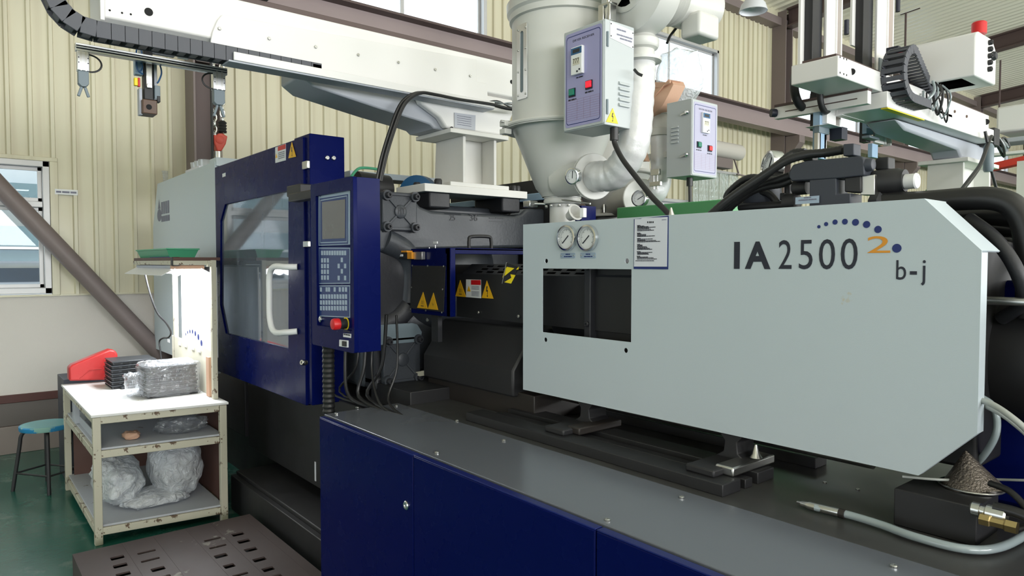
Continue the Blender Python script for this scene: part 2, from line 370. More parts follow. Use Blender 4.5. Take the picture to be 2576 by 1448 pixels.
def gauge(parent, c, nrm, r, ang=.7, name='pressure_gauge', face_mat=None):
    nrm = Vector(nrm).normalized()
    g = MB().lathe([(r * .9, -r * .5), (r, -r * .45), (r, r * .1), (r * .97, r * .22), (r * .84, r * .24), (r * .8, r * .1), (r * .8, r * .02)], c, nrm, 36).build(name, M_chrome, parent, label='chrome rimmed dial gauge')
    MB().lathe([(r * .8, 0), (r * .8, r * .04)], Vector(c) + nrm * r * .02, nrm, 30).build('dial_face', face_mat or M_white2, g)
    u = nrm.cross(ZU).normalized() * -1; v = ZU - nrm * ZU.dot(nrm); v.normalize(); o = Vector(c) + nrm * r * .075
    tk = MB()
    for k in range(25):
        a = -2.2 + 4.4 * k / 24; d = u * math.sin(a) + v * math.cos(a); q = d.cross(nrm) * r * .014; l = .1 if k % 4 else .18
        tk.add([o + d * r * .7 - q, o + d * r * .7 + q, o + d * r * (.7 - l) + q, o + d * r * (.7 - l) - q], [(0, 1, 2, 3)])
    tk.build('scale_marks', M_ink, g, smooth=False)
    d = u * math.sin(ang) + v * math.cos(ang)
    MB().bar(o - d * r * .25 + nrm * .001, o + d * r * .6 + nrm * .001, r * .07, r * .03, nrm).build('needle', M_ink, g)
    return g
def bolt_sign(parent, P, apex, bl, br, m, kind='bolt', name='warning_sign'):
    """triangular warning sign on a plane; P maps a photo point to the plane"""
    a, b, c = P(*apex), P(*bl), P(*br); n = (c - b).cross(a - b).normalized()
    s = MB().prism([b, c, a], n * .0018).build(name, m, parent, label='yellow triangular warning sign'); o = b + n * .0024
    def q(u, v): return o + (c - b) * u + (a - b - (c - b) * .5) * v
    k = MB()
    if kind == 'bolt':
        k.add([q(.47, .68), q(.56, .68), q(.5, .46), q(.58, .46), q(.52, .12), q(.5, .12), q(.52, .38), q(.42, .38)], [list(range(8))]); k.add([q(.46, .16), q(.57, .16), q(.51, .05)], [(0, 1, 2)])
    elif kind == 'hot':
        k.add([q(.36, .13), q(.64, .13), q(.64, .17), q(.36, .17)], [(0, 1, 2, 3)])
        for du in (.41, .49, .57):
            k.add([q(du, .24), q(du + .02, .24), q(du + .03, .36), q(du + .01, .36)], [(0, 1, 2, 3)]); k.add([q(du + .01, .36), q(du + .03, .36), q(du + .02, .48), q(du, .48)], [(0, 1, 2, 3)])
    else:
        for aa in range(7):
            t = aa * .9; k.add([q(.5, .3), q(.52, .31), q(.5 + .2 * math.cos(t) * .8, .3 + .16 * math.sin(t))], [(0, 1, 2)])
    k.build('pictogram', M_ink, s, smooth=False); return s

# ------------------------------------------------------------------ the hall
WX = -7.14                      # inner face of the long window wall
def struct(o, name=None): o['kind'] = 'structure'; return o
fl = MB().box((-7.6, -10, -.12), (9.4, 36.4, 0)).build('floor', M_floor); struct(fl)
PITCH_R = .10
def roof_z(x): return 6.32 + PITCH_R * (x - WX)
cl = thing('ceiling', (1, 12, 7), None, None); struct(cl)
roof0 = None
def roof_sheet(y0):
    mb = MB(); prof = []
    for k in range(5):
        a = y0 + k * .2; prof += [(a, 0), (a + .07, 0), (a + .095, -.035), (a + .145, -.035), (a + .17, 0)]
    prof.append((y0 + 1.0, 0)); vs = []; n = len(prof)
    for x in (-7.5, 9.4): vs += [(x, y, roof_z(x) + d) for y, d in prof]
    mb.add(vs, [(i, i + 1, i + 1 + n, i + n) for i in range(n - 1)])
    return mb.build('roof_sheet', M_roof, cl, smooth=False)
roof0 = roof_sheet(-10.0); c0 = WL[roof0.name].copy()
for k in range(1, 46): inst(roof0, c0 + V(0, k * 1.0, 0), cl)

wl = thing('wall_left', (WX, 12, 0), None, None); struct(wl)
UPW = [(3.06, 5.45), (7.95, 10.52), (13.12, 16.0), (18.5, 21.2), (23.7, 26.4)]
UZ = (4.2, 5.27)
LOW = [(-1.9, .74, 1.335, 2.462), (7.9, 9.85, 1.335, 2.64)]
def cladding(y0, y1, z0, z1, x=WX, sgn=1, parent=None):
    prof = [(y0, 0)]; k = math.ceil((y0 - .464) / .155)
    while .464 + k * .155 < y1:
        c = .464 + k * .155
        if c - .024 > y0 and c + .024 < y1: prof += [(c - .024, 0), (c - .015, .028), (c + .010, .028), (c + .018, 0)]
        k += 1
    prof.append((y1, 0)); n = len(prof)
    vs = [(x + sgn * d, y, z0) for y, d in prof] + [(x + sgn * d, y, z1) for y, d in prof]
    return MB().add(vs, [(i, i + 1, i + 1 + n, i + n) for i in range(n - 1)]).build('cladding_sheet', M_clad, parent, smooth=False)
ys = sorted(set([-10 + .93 * k for k in range(51)] + [e for w in UPW for e in w] + [e for w in LOW for e in w[:2]]))
ZB = [1.318, 1.335, 2.462, 2.64, 4.2, 5.27, 6.35]
for a, b in zip(ys[:-1], ys[1:]):
    if b - a < .02: continue
    mid = (a + b) / 2
    gaps = [(UZ[0], UZ[1])] if any(w[0] < mid < w[1] for w in UPW) else []
    gaps += [(w[2], w[3]) for w in LOW if w[0] < mid < w[1]]
    z = 1.318
    for g in sorted(gaps) + [(6.35, 6.36)]:
        if g[0] - z > .03: cladding(a, b, z, g[0], parent=wl)
        z = g[1]
MB().box((WX - .2, -10, 0), (WX, 36.2, 1.32)).build('dado', M_plaster, wl, bevel=.004)
MB().box((WX - .02, -10, 1.312), (WX + .025, 36, 1.328)).build('sill_flashing', M_clad, wl)
struct(MB().box((WX, -10, .425), (WX + .03, 36, .492)).build('trim_1', M_trimred, None, bevel=.004))
b1 = MB().box((WX, -10, .235), (WX + .02, 36, .425)).build('baseboard_left', M_skirt, None); struct(b1)
MB().box((WX, -10, 0), (WX + .045, 36, .232)).build('plinth', M_skirt2, b1, bevel=.004)
def make_window(i, y0, y1, z0, z1, sashes, rails=()):
    f = MB(); t = .05
    for a in ((y0, z0, y1, z0 + t), (y0, z1 - t, y1, z1), (y0, z0, y0 + t, z1), (y1 - t, z0, y1, z1)): f.box((WX - .09, a[0], a[1]), (WX + .03, a[2], a[3]))
    for r in rails: f.box((WX - .085, y0 + t, r), (WX + .01, y1 - t, r + .05))
    w = struct(f.build('window_%d' % i, M_alum, None, bevel=.004)); n = len(sashes) - 1; zs = [z0 + t] + [r for r in rails] + [z1 - t]
    for k in range(n):
        for q in range(len(zs) - 1):
            za = zs[q] + (.05 if q else 0); zb = zs[q + 1]
            s = MB(); a, b = y0 + t + sashes[k] * (y1 - y0 - 2 * t), y0 + t + sashes[k + 1] * (y1 - y0 - 2 * t); e = .032; x = WX - .03 - .022 * (k % 2)
            for bx in ((a, za, b, za + e), (a, zb - e, b, zb), (a, za, a + e, zb), (b - e, za, b, zb)): s.box((x - .02, bx[0], bx[1]), (x, bx[2], bx[3]))
            s.build('sash', M_alum, w, bevel=.003)
            MB().box((x - .012, a + e * .8, za + e * .8), (x - .007, b - e * .8, zb - e * .8)).build('pane', M_glass, w)
    return w
make_window(1, *LOW[0], (0, .36, .7, 1), (2.07,))
for i, w in enumerate(UPW): make_window(2 + i, w[0], w[1], *UZ, (0, .5, 1))
make_window(7, *LOW[1], (0, .5, 1))
# trims round the lower left window
struct(MB().box((WX, -1.96, 2.462), (WX + .03, .8, 2.497)).box((WX, .742, 1.32), (WX + .03, .80, 2.462)).build('trim_2', M_clad, None, bevel=.004))
wr = thing('wall_right', (9.3, 12, 0), None, None); struct(wr)
MB().box((9.3, -10, 0), (9.4, 36.2, 1.6)).build('lower_wall', M_plaster, wr)
MB().box((9.3, -10, 4.6), (9.4, 36.2, 8.1)).build('upper_wall', M_clad, wr)
for y in (-8.6, -.5, 5.5, 11.5, 17.5, 25.5): MB().box((9.3, y - (.4 if 0 < y + 1 < 19 else 2.4), 1.6), (9.4, y + (.4 if 0 < y + 1 < 19 else 2.4), 4.6)).build('window_pier', M_clad, wr)
wf = thing('wall_front', (1, -9.6, 0), None, None); struct(wf)
MB().box((-7.4, -10, 0), (-5.1, -9.6, 8.1)).build('wall_panel', M_clad, wf); MB().box((1.1, -10, 0), (9.4, -9.6, 8.1)).build('wall_panel', M_clad, wf)
MB().box((-5.1, -10, 3.3), (1.1, -9.6, 8.1)).build('wall_panel', M_clad, wf)
struct(MB().box((-7.4, 36, 0), (9.4, 36.3, 8.1)).build('wall_back', M_clad))
# eave strut and gutter board
struct(MB().box((WX - .05, -10, 6.02), (WX + .22, 36, 6.16)).build('trim_3', M_steel, None, bevel=.005))
struct(MB().box((WX - .05, -10, 6.165), (WX + .14, 36, 6.34)).build('trim_4', M_clad, None, bevel=.005))
# columns, rafters
COLY = [1.96, 7.15, 12.35, 17.75, 22.9, 28.1]
order = ['first', 'second', 'third', 'fourth', 'fifth', 'sixth']
cp = None
for i, y in enumerate(COLY):
    c = thing('steel_column', (WX + .17, y, 0), ['brown steel column behind the chain hoist, left of the big machine', 'brown steel column hidden behind the drying hopper',
        'tall brown steel column right of the bright upper window, beside the bay lamp', 'brown steel column seen between the hanging robot arms', 'brown steel column fifth along the window wall',
        'farthest brown steel column along the window wall'][i], 'column', 'steel columns along the window wall')
    if cp is None:
        cp = []
        for nm, bx in (('flange', ((WX + .03, y - .125, 0), (WX + .31, y - .105, 6.28))), ('flange', ((WX + .03, y + .105, 0), (WX + .31, y + .125, 6.28))), ('web', ((WX + .155, y - .104, 0), (WX + .18, y + .104, 6.28))),
                       ('base_plate', ((WX + .05, y - .2, 0), (WX + .4, y + .2, .025)))):
            cp.append(MB().box(*bx).build(nm, M_steel if nm != 'web' else M_steeldk, c, bevel=.003))
    else:
        for o in cp: inst(o, WL[o.name] + V(0, y - COLY[0], 0), c)
    r = thing('roof_beam', (WX, y, 6.2), ['first', 'second', 'third', 'fourth', 'fifth', 'sixth'][i] + ' brown steel roof beam from the left, sloping up from the window wall', 'roof beam', 'roof beams')
    for dz, h, w in ((-.05, .03, .2), (-.2, .28, .02), (-.36, .03, .2)):
        MB().bar((WX + .3, y, roof_z(WX + .3) + dz), (9.2, y, roof_z(9.2) + dz), w, h).build('flange' if h < .1 else 'web', M_steeldk, r)
# crane runway along the window wall
cr = thing('crane_runway', (-6.75, 14, 4.1), 'mauve grey crane runway beam along the window wall under the upper windows', 'crane beam')
MB().box((-6.83, -6, 4.235), (-6.55, 34, 4.262)).build('top_flange', M_steeldk, cr, bevel=.003)
MB().box((-6.70, -6, 3.985), (-6.68, 34, 4.235)).build('web', M_crane, cr)
MB().box((-6.80, -6, 3.955), (-6.58, 34, 3.985)).build('bottom_flange', M_crane, cr, bevel=.003)
MB().box((-6.715, -6, 4.262), (-6.665, 34, 4.305)).build('crane_rail', M_steeldk, cr, bevel=.004)
for i, y in enumerate(COLY):
    MB().prism([(WX + .31, y - .1, 3.95), (-6.55, y - .1, 3.95), (-6.55, y - .1, 3.82), (WX + .31, y - .1, 3.45)], (0, .2, 0)).build('bracket', M_steel, cr, bevel=.004)
for i, y in enumerate((9.2, 14.6, 19.9)):
    MB().cyl((-6.69, y, 3.955), (-6.69, y, 3.62), .012).build('hanger_rod', M_steeldk, cr)
q0, q1 = A(0, 470, X=-6.94), A(405, 890, X=-6.94); q2 = q1 + (q1 - q0) * .10
bp = MB().cyl(q0 - (q1 - q0) * 1.35, q2, .072, n=24).build('brace_pipe', M_steel, None)
tag(bp, 'thick grey brown diagonal brace pipe crossing the lower window and plaster wall', 'brace')
for p in ((WX + .06, .82, 2.205),):
    o = MB().box((WX + .026, .776, 2.185), (WX + .032, .945, 2.232)).build('label_strip', M_white2, None, bevel=.001)
    tag(o, 'small white printed strip stuck on the cladding right of the lower window', 'label')
    dashes(MB(), (WX + .032, 0, 0), YU, ZU, .785, .935, [(2.2, 0, 1)], .016, 3, .4).build('print', M_greyink, o, smooth=False)
# next building, seen through the lower window
nb = thing('neighbour_building', (-12.5, 1, 0), 'pale building with teal and dark bands seen through the lower left window', 'building')
MB().box((-12.8, -12, 0), (-12.3, 30, 2.95)).build('wall', M_out1, nb)
MB().box((-12.3, -12, 1.83), (-12.15, 30, 2.12)).build('teal_band', M_out2, nb); MB().box((-12.3, -12, 1.79), (-12.1, 30, 1.825)).build('gutter', M_white, nb)
MB().box((-12.3, -12, 1.62), (-12.2, 30, 1.78)).build('shade_panel', M_out2, nb)
MB().box((-12.3, -12, 1.32), (-12.22, 30, 1.52)).build('window_strip', M_out3, nb); MB().box((-12.35, -12, 2.5), (-12.0, 30, 2.72)).build('eave', M_out2, nb)
for k in range(9): MB().box((-12.3, -3 + k * 1.1, 1.3), (-12.2, -2.93 + k * 1.1, 1.62)).build('mullion', M_white, nb)
struct(MB().box((-30, -30, -.4), (-7.6, 50, -.2)).build('ground', M_out1))
# threaded hanger rods under the roof
for lab, px, py0, py1 in (('thin rusty hanger rod in front of the roof sheets, left of the red alarm lamp', 2279, 30, 130), ('thin rusty hanger rod at the right edge, right of the red alarm lamp', 2517, 148, 250)):
    r = A(px, py0, Y=1) - EYEP; k = (6.32 - PITCH_R * WX - EYEP.z) / (r.z - PITCH_R * r.x); k = (6.32 + PITCH_R * (0 - WX) - EYEP.z) / (r.z - PITCH_R * r.x); p = EYEP + r * k; b = A(px, py1, Y=p.y)
    o = MB().cyl((p.x, p.y, b.z - .6), p, .02, n=8).bar((p.x - .1, p.y, p.z - .02), (p.x + .25, p.y, p.z + .01), .03, .03).build('hanger_rod', M_steeldk, None); tag(o, lab, 'rod')
# bay lamp
bl = thing('bay_lamp', (-5.5, 8.95, 5.1), 'white cone shaped bay lamp hanging under the roof', 'lamp')
MB().lathe([(.192, 0), (.196, .004), (.165, .10), (.09, .19), (.05, .225), (.047, .22), (.085, .185), (.158, .095), (.186, 0)], (-5.5, 8.95, 5.14), n=32, closed=False).build('shade', M_lampwh, bl)
MB().lathe([(.01, 0), (.04, .015), (.05, .06), (.035, .12), (.02, .15)], (-5.5, 8.95, 5.19)).build('bulb', M_bulb, bl)
MB().lathe([(.05, 0), (.06, .02), (.06, .12), (.02, .15), (.012, .15), (.012, 1.1)], (-5.5, 8.95, 5.36), n=16).build('lamp_housing', M_lampwh, bl)
# ------------------------------------------------------------------ the injection moulding machine
MC = thing('injection_moulding_machine', (-2.8, 2.2, 0), 'large navy and white injection moulding machine lettered IA 2500, filling the picture', 'machine')
YC, BZ = 1.30, .911              # front of the bed cabinet, height of its top
# --- bed cabinet
cab = MB().box((-2.935, YC + .022, 0), (1.7, 2.9, BZ - .03)).build('bed_cabinet', M_blue, MC, bevel=.004)
MB().box((-2.965, 1.336, BZ - .028), (1.7, 1.72, BZ)).build('cover_sheet', M_sheet, MC, bevel=.0025)
MB().box((-2.9, 1.72, BZ - .04), (1.7, 2.9, BZ - .003)).build('bed_plate', M_bed, MC, bevel=.002)
XS = [-2.94, -2.138, -1.235, -.3, .65, 1.7]
for a, b in zip(XS[:-1], XS[1:]):
    d = MB().box((a + .0025, YC, .06), (b - .0025, YC + .02, BZ - .008)).build('cabinet_door', M_blue, MC, bevel=.003)
    MB().box((a + .0025, YC + .001, BZ - .0085), (b - .0025, YC + .028, BZ - .0035)).build('door_lip', M_bluelit, d, bevel=.0015)
    if a < -2.5:
        k = A(1023, 1270, Y=YC)
        MB().lathe([(.017, 0), (.017, .004), (.013, .007), (.008, .007), (.008, .005)], k, (0, -1, 0), 20).build('door_lock', M_chrome, d)
MB().box((-2.96, YC + .03, BZ - .03), (1.7, 1.34, BZ - .012)).build('gutter', M_dark, MC)
bolts([A(x, y, Z=BZ) for x, y in ((847, 1041), (997, 1021), (1099, 1139), (1267.6, 1108.5), (1528, 1309), (1715, 1252), (2249, 1426), (899, 1026), (1150, 1059))], ZU, .0085, MC, M_zinc, .006, 'cover_bolt')
bolts([A(x, y, Z=BZ - .003) for x, y in ((2075, 1214), (2158, 1232), (1362, 1068), (1120, 984), (1222, 1026))], ZU, .006, MC, M_zinc, .004, 'cover_bolt')
# --- clamp base below the door
MB().box((-4.83, 1.62, .33), (-2.94, 2.8, .87)).build('clamp_base', M_dark, MC, bevel=.004)
MB().box((-4.6, 1.46, .10), (-2.94, 1.9, .245)).build('base_ledge', M_dark, MC, bevel=.006)
MB().box((-4.6, 1.425, .0), (-2.94, 1.46, .225)).build('ledge_lip', M_dark, MC, bevel=.004)
MB().box((-6.6, 1.75, .0), (-2.94, 2.75, .33)).build('lower_frame', M_dark, MC)
MB().box((-6.85, 1.66, .35), (-5.02, 2.8, .84)).build('clamp_base', M_dark, MC, bevel=.004)
o = A(794, 1185, Y=1.62); MB().box((o.x - .008, 1.617, o.z - .055), (o.x + .008, 1.62, o.z + .055)).build('label', M_paper, MC)
for x in (-4.75, -6.6): MB().lathe([(.1, 0), (.1, .03), (.06, .05), (.03, .06), (.03, .1)], (x, 1.62, 0), n=20).build('levelling_foot', M_dark, MC)
# --- white clamp guard left of the door
YW = 1.49
P = lambda x, y: A(x, y, Y=YW)
xz = lambda p: (p.x, p.z)
xr = P(540, 408).x
pts = [xz(P(396, 462)), (xr, P(396, 462).z + .012), (xr, .82), (P(387, 748).x, .82), xz(P(385, 574))]
CGT = pts[0][1]
wg = MB().plate((0, YW, 0), XU, ZU, pts[::-1], t=.02).build('clamp_guard', M_guard, MC, bevel=.002)
MB().box((P(396, 462).x, YW + .02, pts[0][1] - .02), (xr, 2.85, pts[0][1])).build('guard_top', M_guard, MC, bevel=.003)
MB().box((xr - .14, YW + .005, pts[0][1] - .02), (xr + .02, YW + .18, pts[0][1] + .04)).build('guard_end_post', M_guard, MC, bevel=.003)
MB().box((-3.9, 1.85, 2.10), (-3.72, 2.9, 2.135)).build('rear_guard_rail', M_guard, MC, bevel=.003)
lg = MB(); c = P(401, 541)
flat(lg, (0, YW, 0), XU, ZU, [(c.x + .075 * math.sin(t) * (1 if t < PI else 1), c.z - .055 * math.cos(t)) for t in [2 * PI * k / 20 for k in range(20)]][:], .001)
flat(lg, (0, YW, 0), XU, ZU, [(c.x - .045, c.z + .055), (c.x + .045, c.z + .055), (c.x, c.z + .14)], .001)
a, b = P(407, 520), P(432, 513)
for k in range(4): flat(lg, (0, YW, 0), XU, ZU, rect(a.x + k * .072 - .02, a.z - .035 - .03, a.x + k * .072 + .04, a.z + .04), .001)
for k in range(6): flat(lg, (0, YW, 0), XU, ZU, rect(a.x + k * .048 - .02, a.z - .13, a.x + k * .048 + .022, a.z - .08), .001)
lg.build('emblem', M_greyink, wg, smooth=False)
# --- sliding safety door
YD = 1.46
P = lambda x, y: A(x, y, Y=YD)
x0, x1 = P(543, 600).x, P(765, 600).x; z0, z1 = .853, 2.247
hole = [xz(P(*q)) for q in ((566, 514), (725, 480), (725, 876), (568, 838), (553.5, 765), (554.5, 556))]
dr = MB().plate((0, YD, 0), XU, ZU, rect(x0, z0, x1, z1), [hole], t=.018).build('safety_door', M_blue, MC, bevel=.003)
MB().box((x0, YD + .018, z0), (x0 + .02, YD + .055, z1)).box((x1 - .012, YD + .018, z0), (x1, YD + .05, z1)).box((x0, YD + .018, z1 - .015), (x1, YD + .05, z1)).box((x0, YD + .018, z0), (x1, YD + .05, z0 + .015)).build('door_return', M_blue, dr)
MB().plate((0, YD + .012, 0), XU, ZU, [(u + (.01 if u > -4.5 else -.01), v + (.01 if v > 1.6 else -.01)) for u, v in hole], t=.005).build('door_window', M_acr, dr, smooth=False)
hp = smooth_path([P(749, 671) + V(0, -.002, 0), P(742, 671) + V(0, -.05, 0), P(724, 670.5) + V(0, -.075, 0), P(715, 690) + V(0, -.08, 0), P(714, 740) + V(0, -.08, 0), P(715.5, 800) + V(0, -.08, 0), P(725, 832) + V(0, -.075, 0), P(742, 834) + V(0, -.05, 0), P(749, 833) + V(0, -.002, 0)], 6)
MB().tube(hp, .0165, 14).build('handle', M_white, dr, label='white bent tube handle')
lb = MB(); thin(lb, (0, YD - .0005, 0), XU, ZU, [xz(P(*q)) for q in ((693, 371), (719.5, 361), (719.5, 403), (693.5, 410))], .0015); lb = lb.build('warning_label', M_white2, dr)
thin(MB(), (0, YD - .002, 0), XU, ZU, [xz(P(*q)) for q in ((700, 369), (719.5, 362), (719.5, 374), (700, 380))], .0008).build('red_heading', M_red, lb)
thin(MB(), (0, YD - .002, 0), XU, ZU, [xz(P(*q)) for q in ((696, 386), (699, 396), (694, 398))], .0008).build('yellow_triangle', M_yellow, lb)
a, b = P(701, 384), P(718, 400); dashes(MB(), (0, YD - .002, 0), XU, ZU, a.x, b.x, [(a.z - k * .010 - .006, 0, .95) for k in range(4)], .005, 2).build('print', M_greyink, lb, smooth=False)
bolt_sign(dr, lambda x, y: A(x, y, Y=YD - .002), (734.5, 357), (726, 398), (745, 394), M_yellow, 'bolt', 'warning_triangle')
thin(MB(), (0, YD - .001, 0), XU, ZU, [xz(P(*q)) for q in ((560, 437), (568, 434), (568, 443), (560, 446))], .001).build('small_label', M_white2, dr)
# --- navy column at the door's end, facing the injection side
xc = -3.412
cm = MB().box((xc - .2, YD + .012, .86), (xc, YD + .205, 2.26)).build('guard_column', M_blue, MC, bevel=.004)
bolts([A(x, y, X=xc) for x, y in ((822, 397), (838, 397.5))], XU, .012, cm, M_zinc, .012, 'stud')
MB().box((xc - .06, YD - .005, 2.08), (xc + .004, YD + .012, 2.12)).box((xc - .06, YD - .005, 1.68), (xc + .004, YD + .012, 1.71)).build('door_roller', M_zinc, MC, bevel=.003)
MB().box((xc - .03, 1.36, 1.93), (xc + .14, 1.46, 1.985)).box((xc + .04, 1.34, 1.9), (xc + .42, 1.40, 1.94)).build('console_arm', M_dark, MC, bevel=.006)
bolt(A(770, 912, Y=YD - .02), (.3, -1, .2), .016, MC, M_chrome, .03, 'latch_pin')
# housing behind the door
MB().box((-6.75, 1.9, .85), (-4.95, 2.75, 2.0)).build('clamp_unit', M_castdk, MC, bevel=.01)
MB().box((-4.7, 1.85, .87), (-4.3, 2.75, 1.95)).build('moving_platen', M_castdk, MC, bevel=.02)
MB().box((-4.3, 1.95, 1.05), (-3.95, 2.5, 1.75)).box((-3.94, 1.95, 1.05), (-3.6, 2.5, 1.75)).build('mould', M_darkbr, MC, bevel=.006)
for z in (1.13, 1.87): MB().cyl((-6.0, 1.87, z), (-3.6, 1.87, z), .05).build('tie_bar', M_zinc, MC)
# --- control console
YK = 1.32
P = lambda x, y: A(x, y, Y=YK)
x0, x1 = -3.055, -2.63; z0, z1 = 1.222, 1.956
con = MB().plate((0, YK, 0), XU, ZU, rrect(x0, z0, x1, z1, .012), [rect(-2.998, 1.315, -2.652, 1.90)], t=.018)
con.box((x0 + .002, YK + .018, z0 + .002), (x1 - .002, YK + .125, z1 - .002)); con = con.build('console', M_blue, MC, bevel=.004)
O = (0, YK + .014, 0); Q = lambda x, y: A(x, y, Y=YK + .014)
thin(MB(), O, XU, ZU, rect(-2.998, 1.315, -2.652, 1.90), .0006).build('panel_face', M_blue, con)
def cpx(x, y): p = Q(770 + x * .3175, 440 + y * .3175); return (p.x, p.z)
thin(MB(), O, XU, ZU, [cpx(103, 560), cpx(351, 551), cpx(352, 104), cpx(103, 146)], .003).build('screen_bezel', M_bezel, con)
thin(MB(), O, XU, ZU, [cpx(112, 553), cpx(338, 545), cpx(338, 151), cpx(114, 186)], .0042).build('screen_surround', M_keybed, con)
fr = MB(); pa, pb, pc, pd = [V(*cpx(*q)) for q in ((120, 536), (331, 528), (331, 166), (121, 202))]
for a, b in ((pa, pb), (pb, pc), (pc, pd), (pd, pa)):
    n_ = V(-(b - a).y, (b - a).x).normalized() * .002; flat(fr, O, XU, ZU, [tuple(a - n_), tuple(b - n_), tuple(b + n_), tuple(a + n_)], .0046)
fr.build('screen_line', M_bezel, con, smooth=False)
thin(MB(), O, XU, ZU, [cpx(137, 508), cpx(316, 500), cpx(318, 192), cpx(135, 215)], .0052).build('screen', M_screen, con)
lt = MB(); a = cpx(127, 166); b = cpx(168, 144); letter(lt, 'HAITIAN', O, XU, ZU, a[0], a[1] + .004, b[0], b[1] - .004, .01, .0034)
flat(lt, O, XU, ZU, circle(cpx(119, 157)[0], cpx(119, 160)[1], .006, .008), .0034); lt.build('maker_mark', M_inkblue, con, smooth=False)
for y0, y1, r0, r1 in ((566, 862, 575, 860), (866, 1118, 873, 1130)):
    thin(MB(), O, XU, ZU, [cpx(104, y1), cpx(351, r1), cpx(351, r0), cpx(104, y0 + 8)], .002).build('keypad_border', M_bezel, con)
    thin(MB(), O, XU, ZU, [cpx(109, y1 - 7), cpx(346, r1 - 8), cpx(346, r0 + 8), cpx(109, y0 + 16)], .003).build('keypad', M_keybed, con)
kz = []; gx = lambda i, n, a, b: a + (b - a) * i / (n - 1)
kz += [(gx(i, 10, 133, 316), 617) for i in range(10)]
kz += [(x, y) for y in (676, 721, 766, 812) for x in (133, 155, 179)]
kz += [(290, 672), (265, 720), (316, 720), (290, 762), (265, 815), (316, 815)]
kz += [(x, 906) for x in (124, 169, 188, 233, 274, 299, 323)] + [(gx(i, 10, 124, 323), y) for y in (962, 1009, 1054) for i in range(10)]
kp = None
for x, y in kz:
    p = Q(770 + x * .3175, 440 + y * .3175) + V(0, -.003, 0)
    if kp is None:
        kp = MB().box((p.x - .0092, p.y - .0016, p.z - .0098), (p.x + .0092, p.y, p.z + .0098)).build('key', M_key, con); kd = WL[kp.name] - p
    else: inst(kp, p + kd, con)
p = Q(770 + 318 * .3175, 440 + 1176 * .3175)
MB().lathe([(.028, 0), (.028, .002)], p, (0, -1, 0), 28).build('yellow_ring', M_yelbr, con)
MB().lathe([(.022, 0), (.022, .03), (.02, .032)], p, (0, -1, 0), 24).build('stop_button_base', M_dark, con)
MB().lathe([(.016, .028), (.024, .034), (.025, .055), (.022, .063), (.012, .065)], p, (0, -1, 0), 28).build('emergency_stop_button', M_red, con, label='red mushroom emergency stop button')
p = Q(770 + 122 * .3175, 440 + 1141 * .3175); MB().lathe([(.014, 0), (.014, .008), (.009, .011), (.006, .011)], p, (0, -1, 0), 20).build('key_switch', M_chrome, con)
lt = MB(); a = cpx(199, 1196); b = cpx(247, 1172)
for i, ch in enumerate('紧急停止'):
    w = (b[0] - a[0]) / 4; letter(lt, ch, O, XU, ZU, a[0] + w * i + .002, a[1] + .004, a[0] + w * (i + 1) - .002, a[1] + .026, 0, .001)
lt.build('stop_button_lettering', M_white2, con, smooth=False)
def conf(x, y): p = A(770 + x * .3175, 440 + y * .3175, Y=YK); return (p.x, p.z)
lb = thin(MB(), (0, YK, 0), XU, ZU, [conf(295, 1282), conf(357, 1290), conf(358, 1258), conf(296, 1253)], .001).build('small_label', M_white2, con)
dashes(MB(), (0, YK - .0012, 0), XU, ZU, conf(300, 1270)[0], conf(352, 1270)[0], [(conf(300, 1280)[1] + .008, 0, 1), (conf(300, 1280)[1] + .022, 0, 1)], .006, 9).build('print', M_ink, lb, smooth=False)
sw = thin(MB(), (0, YK, 0), XU, ZU, [conf(272, 1355), conf(337, 1365), conf(337, 1310), conf(273, 1303)], .006).build('power_switch', M_white2, con)
thin(MB(), (0, YK - .006, 0), XU, ZU, [conf(304, 1352), conf(332, 1357), conf(332, 1317), conf(304, 1313)], .006).build('rocker', M_dark, sw)
for i in range(7):
    x = -3.25 + i * .06; MB().tube(smooth_path([(x, 1.55 + .02 * i, 1.35), (x + .05 * math.sin(i), 1.5 + .03 * i, 1.1), (x + .12 * math.sin(i * 2.1), 1.5 + .02 * i, .95), (x + .2, 1.6, .9)], 5), .006 + .003 * (i % 2), 8).build('cable', M_rub, MC)
MB().tube([(-3.1, 1.42, 1.25 - k * .012) for k in range(32)], [.026 if k % 2 else .03 for k in range(32)], 14).build('conduit', M_rub, MC)
# --- fixed platen and its cast details, facing +X
XP = -3.2
pl = MB().box((-3.62, 1.72, .93), (-3.34, 2.82, 1.93)).build('fixed_platen', M_cast, MC, bevel=.03)
P = lambda x, y: A(x, y, X=XP)
def yz(p): return (p.y, p.z)
PZ = lambda x, y: A(940 + x * .17857, 460 + y * .17857, X=XP)
arch = [yz(PZ(*q)) for q in ((90, 130), (600, 150), (610, 250), (680, 330), (830, 390), (1300, 420), (2000, 460), (2100, 430), (2160, 370), (2200, 360), (2500, 360), (2560, 560), (2560, 900), (90, 960))]
MB().prism([(XP - .16, y, z) for y, z in arch], (.15, 0, 0)).build('platen_bridge', M_cast, MC, bevel=.018, seg=3)
lt = MB(); 
for body, x0, y0, x1, y1 in (('36', 1370, 530, 1475, 445), ('25', 1080, 525, 1160, 450)):
    a = PZ(x0, y0); b = PZ(x1, y1); letter(lt, body, (XP - .009, 0, 0), YU, ZU, a.y, a.z, b.y, b.z, 0, .002)
for x0, x1, y in ((1010, 1250, 425), (1350, 1490, 438), (1640, 1720, 490), (1730, 1840, 490), (1640, 1840, 535)):
    a = PZ(x0, y); b = PZ(x1, y + 12); lt.box((XP - .012, a.y, b.z), (XP - .006, b.y, a.z))
lt.build('cast_lettering', M_castdk, MC, smooth=False)
